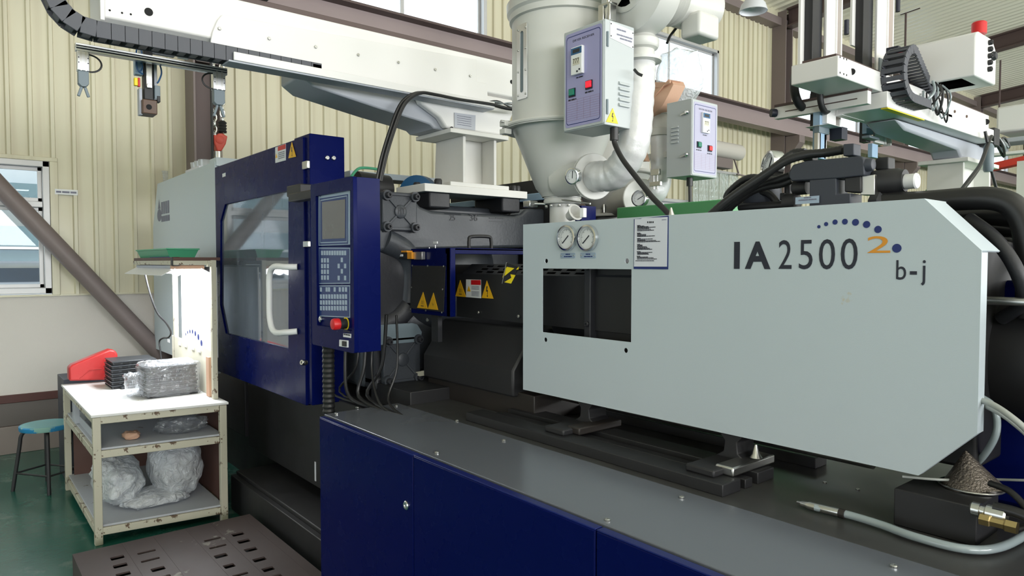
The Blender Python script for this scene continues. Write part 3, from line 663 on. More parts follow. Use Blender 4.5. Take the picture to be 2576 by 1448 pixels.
def corner_cover(y0, y1, z0, z1, text, name='tie_bar_cover'):
    c = MB().box((XP - .02, y0, z0), (XP + .012, y1, z1)).build(name, M_cast, MC, bevel=.006)
    r = MB(); cy, cz = (y0 + y1) / 2, (z0 + z1) / 2
    for sy in (-1, 1):
        for sz in (-1, 1): r.bar((XP + .013, cy + sy * .02, cz + sz * .02), (XP + .013, cy + sy * (y1 - y0) * .42, cz + sz * (z1 - z0) * .42), .012, .012, (1, 0, 0))
    r.bar((XP + .013, y0 + .04, z1 - .012), (XP + .013, y1 - .04, z1 - .012), .014, .014); r.bar((XP + .013, y0 + .04, z0 + .012), (XP + .013, y1 - .04, z0 + .012), .014, .014)
    r.lathe([(.036, 0), (.036, .012), (.03, .016)], (XP + .008, cy, cz), XU, 16); r.build('ribs', M_cast, c, bevel=.002)
    for sy in (-1, 1):
        for sz in (-1, 1):
            MB().lathe([(.028, 0), (.026, .022)], (XP + .01, cy + sy * ((y1 - y0) / 2 - .02), cz + sz * ((z1 - z0) / 2 - .02)), XU, 20).build('boss', M_cast, c)
            bolt((XP + .032, cy + sy * ((y1 - y0) / 2 - .02), cz + sz * ((z1 - z0) / 2 - .02)), XU, .017, c, M_castdk, .022)
    if text: letter(MB(), 'HT', (XP + .0245, 0, 0), YU, ZU, cy - .02, cz - .012, cy + .022, cz + .02, 0, .0015).build('cast_letters', M_castdk, c, smooth=False)
    return c
a, b = P(958, 480), P(1044, 580)
corner_cover(1.765, 1.972, 1.765, 1.967, True)
corner_cover(1.765, 1.99, .965, 1.21, False)
MB().plate((XP + .02, 0, 0), YU, ZU, [yz(A(x, y, X=XP + .02)) for x, y in ((956, 868), (1046, 860), (1060, 846), (1062, 834), (1050, 815), (1038, 812), (956, 817))], t=.02).build('lubrication_cover', M_castlt, MC, bevel=.003)
MB().lathe([(.03, -.02), (.34, 0), (.30, .04), (.2, .10), (.12, .12)], (XP - .14, 2.27, 1.55), XU, 40).build('platen_dish', M_cast, MC)
# rounded webs running from the covers to the centre
MB().tube(smooth_path([(XP - .05, 1.80, 1.72), (XP - .06, 1.93, 1.66), (XP - .07, 1.98, 1.55), (XP - .07, 1.97, 1.38)], 6), .07, 14).build('platen_web', M_cast, MC)
MB().tube(smooth_path([(XP - .09, 1.78, 1.27), (XP - .07, 1.88, 1.30), (XP - .06, 1.95, 1.36)], 6), .06, 14).build('platen_web', M_castdk, MC)
MB().box((-3.6, 1.74, .93), (XP - .03, 2.8, 1.0)).box((-3.6, 1.74, .95), (XP - .04, 1.95, 1.8)).build('platen_foot', M_castdk, MC, bevel=.015)
for y in (2.07, 2.58): MB().box((-3.5, y, 1.9), (-3.22, y + .14, 1.99)).build('robot_mount', M_castdk, MC, bevel=.01)
wh = A(1066, 470, X=-3.55)
MB().lathe([(.05, -.06), (.11, -.055), (.115, 0), (.115, .02), (.1, .03), (.1, .05), (.07, .05), (.06, .0)], (-3.6, wh.y, 2.01), (-.6, .8, 0), 36).build('adjusting_wheel', M_navy2, MC)
MB().lathe([(.09, 0), (.09, .2), (.06, .22)], (-3.62, 1.83, 2.03), (0, 1, -.05), 24).build('hydraulic_motor', M_dark, MC)
MB().tube(smooth_path([(-3.45, 1.72, 2.06), (-3.5, 1.80, 2.12), (-3.55, 1.95, 2.13)], 5), .008, 8).build('cable', M_gtray, MC)
MB().box((-4.3, 2.9, .9), (-2.95, 2.95, 2.0)).build('rear_guard', M_dark, MC); MB().box((-3.0, 2.88, .9), (-2.86, 3.0, 1.93)).build('rear_column', M_blue, MC); MB().box((-4.3, 2.86, 1.985), (-3.1, 2.96, 2.03)).build('rear_guard_ledge', M_steelblue, MC, bevel=.004)
MB().box((-4.4, 3.02, 1.2), (-3.2, 3.1, 2.14)).build('rear_panel', M_dark, MC)
# --- nozzle guard box
yn = 1.914; zn0, zn1 = 1.335, 1.672; xa, xb = A(1034, 700, Y=1.914).x, A(1132, 700, Y=1.914).x
ng = MB().plate((0, yn, 0), XU, ZU, rect(xa, zn0, xb, zn1), t=.012).box((xa, yn + .012, zn1 - .012), (xb, 2.62, zn1)).box((xb - .03, yn, zn0), (xb + .004, yn + .03, zn1)).box((xb - .04, yn, zn1 - .03), (xb, 2.62, zn1 - .002)).build('nozzle_guard', M_blue, MC, bevel=.002)
N2 = lambda x, y: A(1020 + x * .13815, 610 + y * .13815, Y=yn)
MB().plate((0, yn - .004, 0), XU, ZU, [xz(N2(*q)) for q in ((100, 1190), (700, 1265), (735, 425), (130, 415))][::1], t=.004).build('inset_panel', M_dark, ng)
bolts([N2(*q) + V(0, -.006, 0) for q in ((150, 418), (427, 423), (720, 429), (133, 814), (702, 850), (117, 1207), (392, 1235), (687, 1268))], (0, -1, 0), .005, ng, M_zinc, .004, 'panel_screw')
bolt_sign(ng, lambda x, y: A(1020 + x * .13815, 610 + y * .13815, Y=yn - .005), (325, 900), (215, 1185), (405, 1205), M_yellow, 'hot')
bolt_sign(ng, lambda x, y: A(1020 + x * .13815, 610 + y * .13815, Y=yn - .005), (512, 912), (410, 1205), (596, 1225), M_yellow, 'burst')
hx = [A(x, y, X=-2.9) for x, y in ((1180, 626), (1180, 604), (1186, 595), (1228, 595), (1235, 604), (1236, 626))]
MB().tube(smooth_path(hx, 4), .009, 12).build('guard_handle', M_dark, ng)
for x, y in ((1095, 616), (1080, 622)): 
    p = A(x, y, Y=2.0); MB().cyl((p.x, p.y, 1.672), (p.x, p.y, p.z), .003).build('valve_stem', M_zinc, ng)
p = A(1096, 610, Y=2.0); MB().box((p.x - .02, p.y - .003, p.z - .005), (p.x + .016, p.y + .003, p.z + .006)).build('valve_lever', M_white2, ng)
# limit switch on the left of the nozzle guard
L2 = lambda x, y: A(940 + x * .17857, 460 + y * .17857, Y=1.88)
def lsq(x0, y0, x1, y1, d, nm, m, par): 
    a, b = L2(x0, y0), L2(x1, y1); return MB().box((a.x, 1.88 - d, b.z), (b.x, 1.912, a.z)).build(nm, m, par, bevel=.002)
ls = lsq(310, 975, 475, 1065, .0, 'limit_switch', M_dark, MC)
lsq(300, 957, 475, 977, .004, 'switch_lid', M_orange, ls); lsq(475, 975, 540, 1070, .002, 'switch_head', M_orange, ls); lsq(540, 970, 655, 1080, -.01, 'bracket', M_zinc, ls); lsq(355, 1003, 415, 1035, .002, 'label', M_white2, ls)
a = L2(300, 990); MB().tube(smooth_path([a, a + V(-.05, 0, .0), a + V(-.12, .03, -.01), a + V(-.25, .0, -.0)], 5), [.011] * 6 + [.007] * 10, 10).build('switch_cable', M_rub, ls)
# --- barrel, heat cover and signs
yb = 2.06
P = lambda x, y: A(x, y, Y=yb)
bz0, bz1 = P(1250, 806).z, P(1250, 690).z; bt = A(1250, 664, Y=yb + .06).z
bc = MB().box((-2.95, yb, bz0), (-1.55, yb + .012, bz1)).build('barrel_cover', M_dark, MC, bevel=.002)
holes = []
for r in range(3):
    for k in range(11): holes.append(rect(.10 + k * .088 + r * .022, .012 + r * .024, .155 + k * .088 + r * .022, .026 + r * .024))
sl = Vector((0, .06, bt - bz1)); MB().plate((-2.9, yb, bz1), XU, sl.normalized(), rect(0, 0, 1.3, sl.length), [[(u, v * sl.length / .085) for u, v in h] for h in holes], t=.002).build('perforated_cover', M_castdk, bc, smooth=False)
MB().box((-2.9, yb + .06, bt - .012), (-1.6, yb + .3, bt)).build('cover_top', M_castdk, bc); MB().cyl((-3.3, 2.25, 1.5), (-1.3, 2.25, 1.5), .09).build('barrel', M_darkbr, MC)
N3 = lambda x, y, d=.003: A(1020 + x * .13815, 610 + y * .13815, Y=yb - d)
bolt_sign(bc, N3, (1000, 680), (912, 975), (1105, 990), M_yellow, 'hot'); bolt_sign(bc, N3, (1485, 690), (1392, 1005), (1605, 1020), M_yellow, 'bolt')
lb = MB().prism([N3(*q) for q in ((1105, 990), (1380, 1012), (1375, 675), (1108, 668))], (0, -.0018, 0)).build('warning_label', M_white2, bc)
MB().prism([N3(*q, .0055) for q in ((1195, 765), (1372, 770), (1368, 680), (1195, 680))], (0, -.0006, 0)).build('red_heading', M_red, lb)
MB().prism([N3(*q, .0055) for q in ((1122, 885), (1188, 888), (1154, 785))], (0, -.0006, 0)).build('yellow_triangle', M_yellow, lb)
a, b = N3(1210, 800), N3(1350, 950); dashes(MB(), (0, yb - .0056, 0), XU, ZU, a.x, b.x, [(a.z - k * .0065, 0, 1) for k in range(0, 8) if k != 3], .0028, 4).build('print', M_greyink, lb, smooth=False)
bolts([N3(*q) for q in ((1340, 1270), (2070, 1340))], (0, -1, 0), .008, bc, M_zinc, .008)
hz = MB().prism([N3(*q, .1) for q in ((1755, 745), (1925, 748), (2070, 440), (1842, 360))], (0, -.003, 0)).build('hazard_plate', M_dark, bc)
for q in (((1765, 640), (1985, 465), (1850, 440), (1800, 520)), ((1800, 720), (1930, 640), (1912, 575), (2005, 590), (1925, 745)), ((2015, 490), (2062, 440), (2058, 490))):
    MB().prism([N3(*p, .1035) for p in q], (0, -.0008, 0)).build('yellow_stripe', M_yelbr, hz)
MB().bar(N3(1765, 745, .106), N3(1843, 360, .106), .004, .004).build('plate_edge', M_zinc, hz)
# --- carriage cylinders and the bed end under the nozzle
for y, z in ((2.16, 1.15),): 
    MB().cyl((-3.15, y, z), (-2.0, y, z), .022).build('carriage_rod', M_zinc, MC); MB().lathe([(.0, 0), (.075, .0), (.08, .02), (.08, .9)], (-2.62, y, z), XU, 30).build('carriage_cylinder', M_dark, MC)
MB().prism([(-3.1, y, z) for y, z in ((1.95, 1.0), (1.95, 1.12), (2.08, 1.3), (2.5, 1.3), (2.5, 1.0))], (.74, 0, 0)).build('nozzle_base', M_dark, MC, bevel=.01)
MB().box((-3.1, 1.98, .905), (-2.25, 2.8, 1.02)).build('bed_step', M_darkbr, MC, bevel=.004)
MB().box((-3.3, 1.75, .84), (-2.9, 2.8, .97)).build('platen_seat', M_dark, MC, bevel=.004)
a = A(1058, 940, Y=1.96); MB().bar(a + V(-.045, 0, -.008), a + V(.05, 0, .012), .004, .026).build('paper_tag', M_creamb, MC)
bolt(A(1077, 804, Y=1.9), (0, -1, 0), .01, MC); MB().box((-2.98, 1.925, 1.2), (-2.92, 1.95, 1.34)).build('bracket', M_castdk, MC)
# --- injection guard, the big white panel
YG = 1.95
P = lambda x, y: A(x, y, Y=YG)
gx0, gx1, gx2 = -2.29, -.705, -.575; gz0, gz1, gz2, gz3 = 1.047, 1.764, 1.629, 1.181
hw = [xz(P(*q)) for q in ((1364.5, 834.8), (1587.5, 859.5), (1588.5, 676), (1364.5, 675.5))]
hx0, hx1, hz0, hz1 = hw[0][0], hw[1][0], hw[0][1], (hw[2][1] + hw[3][1]) / 2
kh = [circle(*xz(P(x, y)), .0095, n=14) for x, y in ((1374.3, 656), (1577, 656), (1372.5, 854), (1574.3, 881))]
gd = MB().plate((0, YG, 0), XU, ZU, [(gx0, gz0), (gx1, gz0), (gx2, gz3), (gx2, gz2), (gx1, gz1), (gx0, gz1)], [rect(hx0, hz0, hx1, hz1)] + kh, t=.003).build('injection_guard', M_guard, MC, smooth=False)
fl_ = MB().box((gx0, YG + .003, gz1 - .003), (gx1, YG + .15, gz1)).prism([(gx1, YG + .003, gz1), (gx2, YG + .003, gz2), (gx2 - .003, YG + .003, gz2 - .003), (gx1 - .003, YG + .003, gz1 - .003)], (0, .135, 0))
fl_.box((gx2 - .003, YG + .003, gz3), (gx2, YG + .045, gz2 - .004)).prism([(gx1, YG + .003, gz0), (gx2, YG + .003, gz3), (gx2 - .003, YG + .003, gz3 + .003), (gx1 - .003, YG + .003, gz0 + .003)], (0, .03, 0))
fl_.box((gx0, YG + .003, gz0), (gx1, YG + .02, gz0 + .003)).box((gx0, YG + .003, gz0), (gx0 + .003, YG + .03, gz1)).build('guard_return', M_guard, gd, smooth=False)
OG = (0, YG - .0003, 0)
L3 = lambda x, y: xz(P(1800 + x * .31763, 340 + y * .31768))
for ch, x0, y0, x1, y1, bd in (('I', 147, 1057, 195, 843, .03), ('A', 233, 1058, 440, 838, .035), ('2', 500, 1057, 607, 828, 0), ('5', 661, 1060, 772, 827, 0), ('0', 819, 1061, 950, 820, 0), ('0', 991, 1061, 1129, 815, 0),
                           ('b', 1431, 1143, 1513, 988, 0), ('-', 1540, 1103, 1597, 1076, 0), ('j', 1626, 1189, 1667, 988, 0)):
    a = L3(x0, y0); b = L3(x1, y1)
    dk = MB()
    if ch in 'I-': flat(dk, OG, XU, ZU, rect(a[0], a[1], b[0], b[1]), .0009)
    else: letter(dk, ch, OG, XU, ZU, a[0], a[1], b[0], b[1], bd, .0009)
    dk.build('letter', M_ink, gd, smooth=False)
a = L3(1202, 932); b = L3(1388, 795); letter(MB(), '2', OG, XU, ZU, a[0], a[1], b[0], b[1], .0, .0009).build('orange_numeral', M_orange, gd, smooth=False)
for x, y, r in ((820, 724, 13.5), (877, 703, 16.5), (948, 687, 20.5), (1026, 684, 23), (1110, 689, 27), (1198, 706, 28), (1288, 745, 28.5), (1437, 894, 35)):
    c = L3(x, y); q = L3(x, y - r); flat(MB(), OG, XU, ZU, circle(c[0], c[1], q[1] - c[1], n=28), .0009).build('blue_dot', M_inkblue, gd, smooth=False)
for x, y in ((1429, 598), (1481, 598)):
    gauge(MC, P(x, y) + V(0, -.004, 0), (0, -1, 0), .0525, -2.3)
for x0, x1, y0, y1 in ((1410.5, 1447, 635.5, 649.5), (1460.5, 1499, 634.5, 649.5)):
    a = xz(P(x0, y1)); b = xz(P(x1, y0)); n_ = thin(MB(), (0, YG, 0), XU, ZU, rrect(a[0], a[1], b[0], b[1], .004), .0015).build('name_plate', M_bezel, gd)
    dashes(MB(), (0, YG - .0016, 0), XU, ZU, a[0] + .012, b[0] - .01, [(a[1] + .005, .15, .9), (a[1] + .014, .3, .7)], .004, int(x0)).build('print', M_inkblue, n_, smooth=False)
    bolts([(a[0] + .005, YG - .0015, (a[1] + b[1]) / 2), (b[0] - .005, YG - .0015, (a[1] + b[1]) / 2)], (0, -1, 0), .003, n_, M_zinc, .0015, 'rivet')
# injection carriage seen through the opening and below the guard
MB().box((-1.985, 2.07, 1.075), (-.95, 2.5, 1.6)).build('injection_housing', M_dark, MC, bevel=.008)
MB().lathe([(.15, 0), (.155, .01), (.155, .3), (.13, .32)], (-2.3, 2.27, 1.36), XU, 36).build('barrel_collar', M_castdk, MC)
MB().box((-2.0, 2.03, 1.06), (-1.965, 2.5, 1.62)).build('housing_flange', M_castdk, MC, bevel=.004)
bolts([(-1.98, 2.03, 1.58), (-1.98, 2.03, 1.35), (-1.62, 2.07, 1.42), (-1.62, 2.07, 1.4)], (0, -1, 0), .012, MC, M_castdk, .01)
MB().box((-2.25, 2.12, 1.05), (-.72, 2.5, 1.10)).build('carriage_beam', M_dark, MC, bevel=.004)
# linear rails on the bed
RZ = .945
MB().box((-2.46, 1.765, BZ - .003), (-1.165, 1.86, RZ)).build('carriage_rail', M_dark, MC, bevel=.0025)
MB().box((-2.4, 1.885, BZ - .003), (-1.165, 1.925, RZ - .008)).build('carriage_rail', M_dark, MC, bevel=.0025)
MB().box((-2.4, 1.955, BZ - .003), (-1.165, 2.05, RZ)).build('carriage_rail', M_dark, MC, bevel=.0025)
MB().box((-2.6, 2.25, BZ - .003), (-1.13, 2.33, RZ + .0)).build('carriage_rail', M_dark, MC, bevel=.0025)
def foot(x, mat_blk):
    MB().prism([(x + u, 1.965, z) for u, z in ((-.055, .945), (.055, .945), (.055, .965), (.026, .985), (.022, 1.02), (.05, 1.052), (.05, 1.07), (-.05, 1.07), (-.05, 1.052), (-.022, 1.02), (-.026, .985), (-.055, .965))], (0, .1, 0)).build('carriage_foot', M_dark, MC, bevel=.003)
    MB().box((x - .055, 1.80, .944), (x + .05, 1.964, .968)).build('foot_base', M_dark, MC, bevel=.006)
    MB().box((x + .02, 1.85, .946), (x + .085, 2.09, .974)).build('slide_block', mat_blk, MC, bevel=.005)
foot(-1.27, M_zinc); foot(-1.93, M_darkbr)
MB().lathe([(.012, 0), (.02, .004), (.012, .016), (.004, .045)], (-1.2, 2.0, .974), n=18).build('grease_cap', M_zinc, MC)
MB().cyl((-2.3, 2.15, 1.0), (-.9, 2.15, 1.0), .02).build('guide_shaft', M_zinc, MC)
# dark drive end right of the guard
MB().box((-.72, 2.3, .91), (.5, 2.8, 1.55)).build('drive_housing', M_blue, MC, bevel=.02); MB().lathe([(.17, 0), (.18, .02), (.18, .5)], (-.9, 2.35, 1.33), XU, 36).build('hydraulic_drive', M_dark, MC)
MB().box((-.95, 2.1, 1.05), (-.62, 2.6, 1.66)).build('drive_plate', M_dark, MC, bevel=.01)
MB().cyl((-.66, 2.12, 1.50), (.4, 2.12, 1.50), .011).build('stroke_rod', M_zinc, MC)
MB().tube(smooth_path([(-.68, 2.2, 1.72), (-.6, 2.14, 1.66), (-.55, 2.13, 1.58), (-.54, 2.16, 1.5), (-.6, 2.2, 1.45)], 6), .018, 14).build('elbow_pipe', M_castdk, MC)
# --- hydraulic valve on top of the injection unit
YV = 2.15
ZV = lambda x, y, d=0: A(1800 + x * .21739, 360 + y * .21739, Y=YV + d)
vb = MB().prism([ZV(*q) for q in ((845, 395), (880, 440), (1390, 408), (1720, 372), (1718, 185), (1690, 150), (1640, 150), (1040, 205), (890, 250), (848, 335))], (0, .07, 0)).build('valve_block', M_charcoal, MC, bevel=.004)
MB().prism([ZV(*q) for q in ((1085, 425), (1395, 405), (1395, 590), (1560, 575), (1560, 720), (1085, 740))], (0, .08, 0)).build('valve_base', M_charcoal, vb, bevel=.003)
MB().prism([ZV(*q, .01) for q in ((1490, 395), (1680, 375), (1680, 570), (1490, 565))], (0, .06, 0)).build('solenoid', M_dark, vb, bevel=.004)
MB().prism([ZV(*q, .02) for q in ((1675, 380), (1840, 360), (1840, 600), (1675, 600))], (0, .04, 0)).build('mount_bracket', M_zinc, vb, bevel=.002)
a = ZV(905, 520, .05); MB().lathe([(.02, 0), (.024, .003), (.024, .05)], a, XU, 20).build('end_cap', M_dark, vb)
n_ = MB().prism([ZV(*q, -.004) for q in ((925, 708), (1200, 690), (1202, 605), (928, 628))], (0, -.0015, 0)).build('name_plate', M_bezel, vb)
a, b = ZV(960, 690, -.006), ZV(1170, 690, -.006); dashes(MB(), (0, YV - .0062, 0), XU, ZU, a.x, b.x, [(a.z + .006, 0, 1), (a.z + .013, .3, .7)], .004, 5).build('print', M_greyink, n_, smooth=False)
def cyl_px(x0, x1, y, rpx, d, prof, m, nm, par, n=28):
    a, b = ZV(x0, y, d), ZV(x1, y, d); r = (a - ZV(x0, y - rpx, d)).length; L_ = b.x - a.x
    return MB().lathe([(pr * r, ph * L_) for pr, ph in prof], a, XU, n).build(nm, m, par)
cyl_px(1715, 1835, 257, 75, .02, [(.9, 0), (1, .05), (1, .8), (.85, .95), (.5, 1)], M_charcoal, 'plug', vb)
cyl_px(1840, 2200, 460, 145, .07, [(.7, 0), (1, .03), (1, .78), (.9, .85), (.85, 1)], M_dark, 'solenoid_coil', vb)
cyl_px(2150, 2340, 450, 92, .07, [(.8, 0), (.95, .1), (.95, .85), (1, .9), (.9, 1), (.55, 1), (.5, .96)], M_white, 'coil_nut', vb, 18)  # white colour stands in for the window reflected on the nut
MB().prism([ZV(*q, .01) for q in ((1475, 150), (1600, 140), (1600, 0), (1475, 10))], (0, .05, 0)).build('hose_port', M_charcoal, vb, bevel=.003)
MB().prism([ZV(*q, .07) for q in ((1845, 310), (2000, 300), (2000, 155), (1880, 165), (1845, 190))], (0, .05, 0)).build('hose_port', M_dark, vb, bevel=.003)
MB().prism([ZV(*q, .05) for q in ((1010, 210), (1120, 200), (1120, 70), (1010, 75))], (0, .04, 0)).build('hose_port', M_dark, vb, bevel=.003)
def hose(name, pts, r, m=M_rub, ribs=True, par=MC, per=7):
    p = smooth_path(pts, per); rr = [r * (1.0 if (k % 2 or not ribs) else 1.07) for k in range(len(p))]
    return MB().tube(p, rr, 12).build(name, m, par)
hose('hydraulic_hose', [ZV(1480, 75, .03), ZV(1280, 110, .03), ZV(1050, 135, .02), ZV(820, 205, .0), ZV(560, 370, -.02), ZV(300, 540, -.04), ZV(100, 690, -.05), ZV(-60, 830, -.05)], .0135, per=9)
hose('hydraulic_hose', [ZV(1040, 110, .06), ZV(900, 120, .06), ZV(740, 240, .03), ZV(480, 450, .0), ZV(260, 610, -.01), ZV(80, 740, -.02), ZV(-40, 860, -.02)], .0135, per=9)
hose('hydraulic_hose', [ZV(870, 370, .04), ZV(720, 420, .04), ZV(560, 460, .04), ZV(350, 560, .02), ZV(150, 700, .0), ZV(40, 800, 0)], .012, per=9)
hose('hydraulic_hose', [ZV(890, 425, .05), ZV(760, 475, .05), ZV(600, 500, .05), ZV(420, 560, .04), ZV(220, 700, .03), ZV(130, 800, .03)], .012, per=9)
hose('hydraulic_hose', [ZV(340, 700, .08), ZV(400, 610, .08), ZV(510, 565, .08), ZV(620, 590, .08), ZV(700, 680, .08), ZV(720, 760, .08)], .012, per=9)
hose('hydraulic_hose', [ZV(120, 640, .1), ZV(160, 560, .1), ZV(300, 440, .1), ZV(430, 395, .1), ZV(600, 420, .1), ZV(840, 420, .1)], .012, per=9)
MB().cyl(ZV(280, 740, .06), ZV(820, 712, .06), .014).build('valve_pipe', M_dark, MC); MB().lathe([(.02, 0), (.03, .004), (.03, .045), (.02, .05)], ZV(800, 690, .05), XU, 20).build('pipe_union', M_dark, MC)
MB().lathe([(.0, 0), (.07, .0), (.075, .01), (.075, .06)], ZV(520, 690, .14), (0, -.2, 1), 26).build('pump_cover', M_charcoal, MC)
MB().cyl(ZV(840, 610, .1), ZV(840, 470, .1), .012).build('valve_pipe', M_dark, MC); MB().box(ZV(740, 660, .08), ZV(870, 580, .12)).build('pipe_clamp', M_dark, MC, bevel=.003)
gauge(MC, A(1938, 420, Y=2.42), (-.55, -.75, .1), .062, .4)
MB().cyl(A(1938, 455, Y=2.45), A(1945, 530, Y=2.45), .015).build('gauge_stem', M_dark, MC)
# big hoses over the right end of the guard
H = lambda x, y, Y=2.2: A(x, y, Y=Y)
hose('large_hose', [H(2215, 512), H(2330, 507), H(2430, 500), H(2500, 500), H(2550, 520), H(2580, 575), H(2590, 680), H(2590, 800)], .032, ribs=False)
hose('large_hose', [H(2280, 555, 2.3), H(2400, 548, 2.3), H(2500, 545, 2.28), H(2580, 562, 2.26), H(2650, 640, 2.26), H(2660, 800, 2.26)], .026, ribs=False)
hose('large_hose', [H(2350, 585, 2.34), H(2450, 578, 2.34), H(2560, 585, 2.32), H(2650, 610, 2.3), H(2720, 760, 2.3)], .017, M_chaindk, ribs=False)
hose('large_hose', [H(2390, 620, 2.4), H(2480, 610, 2.4), H(2590, 625, 2.4), H(2700, 720, 2.4)], .03, ribs=False)
MB().lathe([(.02, 0), (.034, .006), (.034, .03), (.022, .04)], A(2190, 512, Y=2.19), XU, 6).build('hose_nut', M_castdk, MC)
# odds and ends on top of the guard, power inlets of the dryers
MB().cyl(A(1690, 545, Y=2.02), A(1688, 522, Y=2.02), .012, .003).build('cable_gland', M_zinc, MC)
# loose pieces lying on the right of the bed
blk = MB().box((-.755, 1.928, BZ - .002), (-.565, 2.09, 1.006)).build('steel_block', M_dark, None, bevel=.003); tag(blk, 'black steel block lying on the bed under the right end of the white guard', 'block')
cn = thing('mesh_cone', (-.56, 2.03, 1.008), 'pointed grey wire mesh cone standing on the black steel block at right', 'filter cone')
cc = A(2443, 1223, Z=1.0075); ca = A(2429, 1132, Y=cc.y); rc = .074; hcn = ca.z - cc.z
MB().lathe([(rc, 0), (rc * .985, .002), (rc * .55, hcn * .46), (rc * .1, hcn * .93), (.002, hcn)], cc, (ca - cc).normalized(), n=40).build('mesh', M_mesh, cn)
ring = [(cc.x + rc * math.cos(t), cc.y + rc * math.sin(t), 1.0105) for t in [2 * PI * k / 32 for k in range(33)]]
MB().tube(ring, .0028, 8).build('rim_wire', M_zinc, cn)
MB().prism([(cc.x + rc * .97 * math.cos(t), cc.y + rc * .97 * math.sin(t), 1.012) for t in (-1.2, -.6, -.1)] + [(cc.x + rc * 1.35, cc.y - rc * .5, 1.03)], (0, .002, .003)).build('folded_flap', M_mesh, cn)
def loose(name, lab, cat, mb, m, grp=None, **k): o = mb.build(name, m, None, **k); return tag(o, lab, cat, grp)
loose('clear_hose', 'clear grey hose lying curved across the dark bed in front of the black block', 'hose',
      MB().tube(smooth_path([A(2050, 1275, Z=BZ + .012), A(2130, 1293, Z=BZ + .012), A(2210, 1317, Z=BZ + .012), A(2300, 1349, Z=BZ + .012), A(2420, 1379, Z=BZ + .012), A(2510, 1377, Z=BZ + .012), A(2590, 1338, Z=BZ + .013), A(2680, 1270, Z=BZ + .02), A(2740, 1230, Z=BZ + .05)], 8), .0105, 14), M_hose)
tip = thing('hose_tip', tuple(A(2035, 1270, Z=BZ + .012)), 'dull metal nozzle at the free end of the clear hose on the bed', 'nozzle')
MB().tube([A(2006, 1262, Z=BZ + .010), A(2014, 1264, Z=BZ + .011), A(2018, 1265.5, Z=BZ + .011), A(2030, 1269, Z=BZ + .012), A(2036, 1271, Z=BZ + .012), A(2120, 1291, Z=BZ + .012)], [.004, .005, .009, .009, .0115, .0115], 14).build('nozzle', M_zinc, tip)
MB().tube([A(2112, 1289, Z=BZ + .012), A(2126, 1293, Z=BZ + .012)], .013, 14).build('hose_clip', M_darkbr, tip)
for i, (lab, pts, r, m) in enumerate((('white cable curving out from behind the lower right corner of the guard', [H(2440, 1000, 2.0), H(2490, 1014, 1.97), H(2540, 1045, 1.95), H(2590, 1090, 1.95), H(2660, 1180, 1.95)], .0075, M_cable),
        ('second white cable just below the first beside the guard corner', [H(2440, 1008, 2.05), H(2490, 1025, 2.0), H(2540, 1055, 1.99), H(2600, 1110, 1.99), H(2660, 1200, 1.99)], .007, M_cable),
        ('clear bent hose hanging from the white cables down behind the mesh cone', [H(2470, 1000, 2.1), H(2497, 1020, 2.1), H(2508, 1060, 2.1), H(2502, 1100, 2.1), H(2475, 1145, 2.12), H(2440, 1180, 2.16)], .009, M_hose),
        ('thin grey wire stretched across the bed behind the mesh cone', [A(2270, 1198, Z=1.02), A(2370, 1206, Z=1.025), A(2480, 1205, Y=2.16), A(2600, 1208, Y=2.16), A(2720, 1210, Y=2.2)], .0035, M_cable),
        ('black cable looping round the right of the mesh cone', [A(2490, 1215, Y=2.0), A(2540, 1235, Y=1.98), A(2580, 1275, Y=1.96), A(2600, 1310, Y=1.94), A(2560, 1330, Y=1.92)], .008, M_rub),
        ('thick black cable end joined to the silver plug fitting', [A(2500, 1275, Y=1.9), A(2560, 1290, Y=1.9), A(2620, 1320, Y=1.9), A(2690, 1380, Y=1.9)], .013, M_rub))):
    loose('cable' if 'cable' in lab else ('hose' if 'hose' in lab else 'wire'), lab, 'cable', MB().tube(smooth_path(pts, 8), r, 12), m)
pf = thing('plug_fitting', tuple(A(2480, 1285, Y=1.9)), 'silver threaded plug fitting lying beside the black block', 'fitting'); a = A(2442, 1277, Y=1.9); d = (A(2520, 1296, Y=1.9) - a)
MB().lathe([(.012, 0), (.017, .004), (.017, .02), (.013, .022), (.013, .03), (.019, .034), (.019, .07), (.015, .074), (.015, d.length)], a, d, 20).build('body', M_zinc, pf)
bf = thing('brass_coupling', tuple(A(2500, 1315, Y=1.88)), 'brass coloured coupling lying below the silver plug fitting', 'fitting'); a = A(2463, 1304, Y=1.88); d = (A(2560, 1328, Y=1.88) - a)
MB().lathe([(.008, 0), (.014, .002), (.014, .022), (.011, .024), (.011, .05), (.015, .054), (.015, d.length)], a, d, 6).build('body', M_brass, bf)
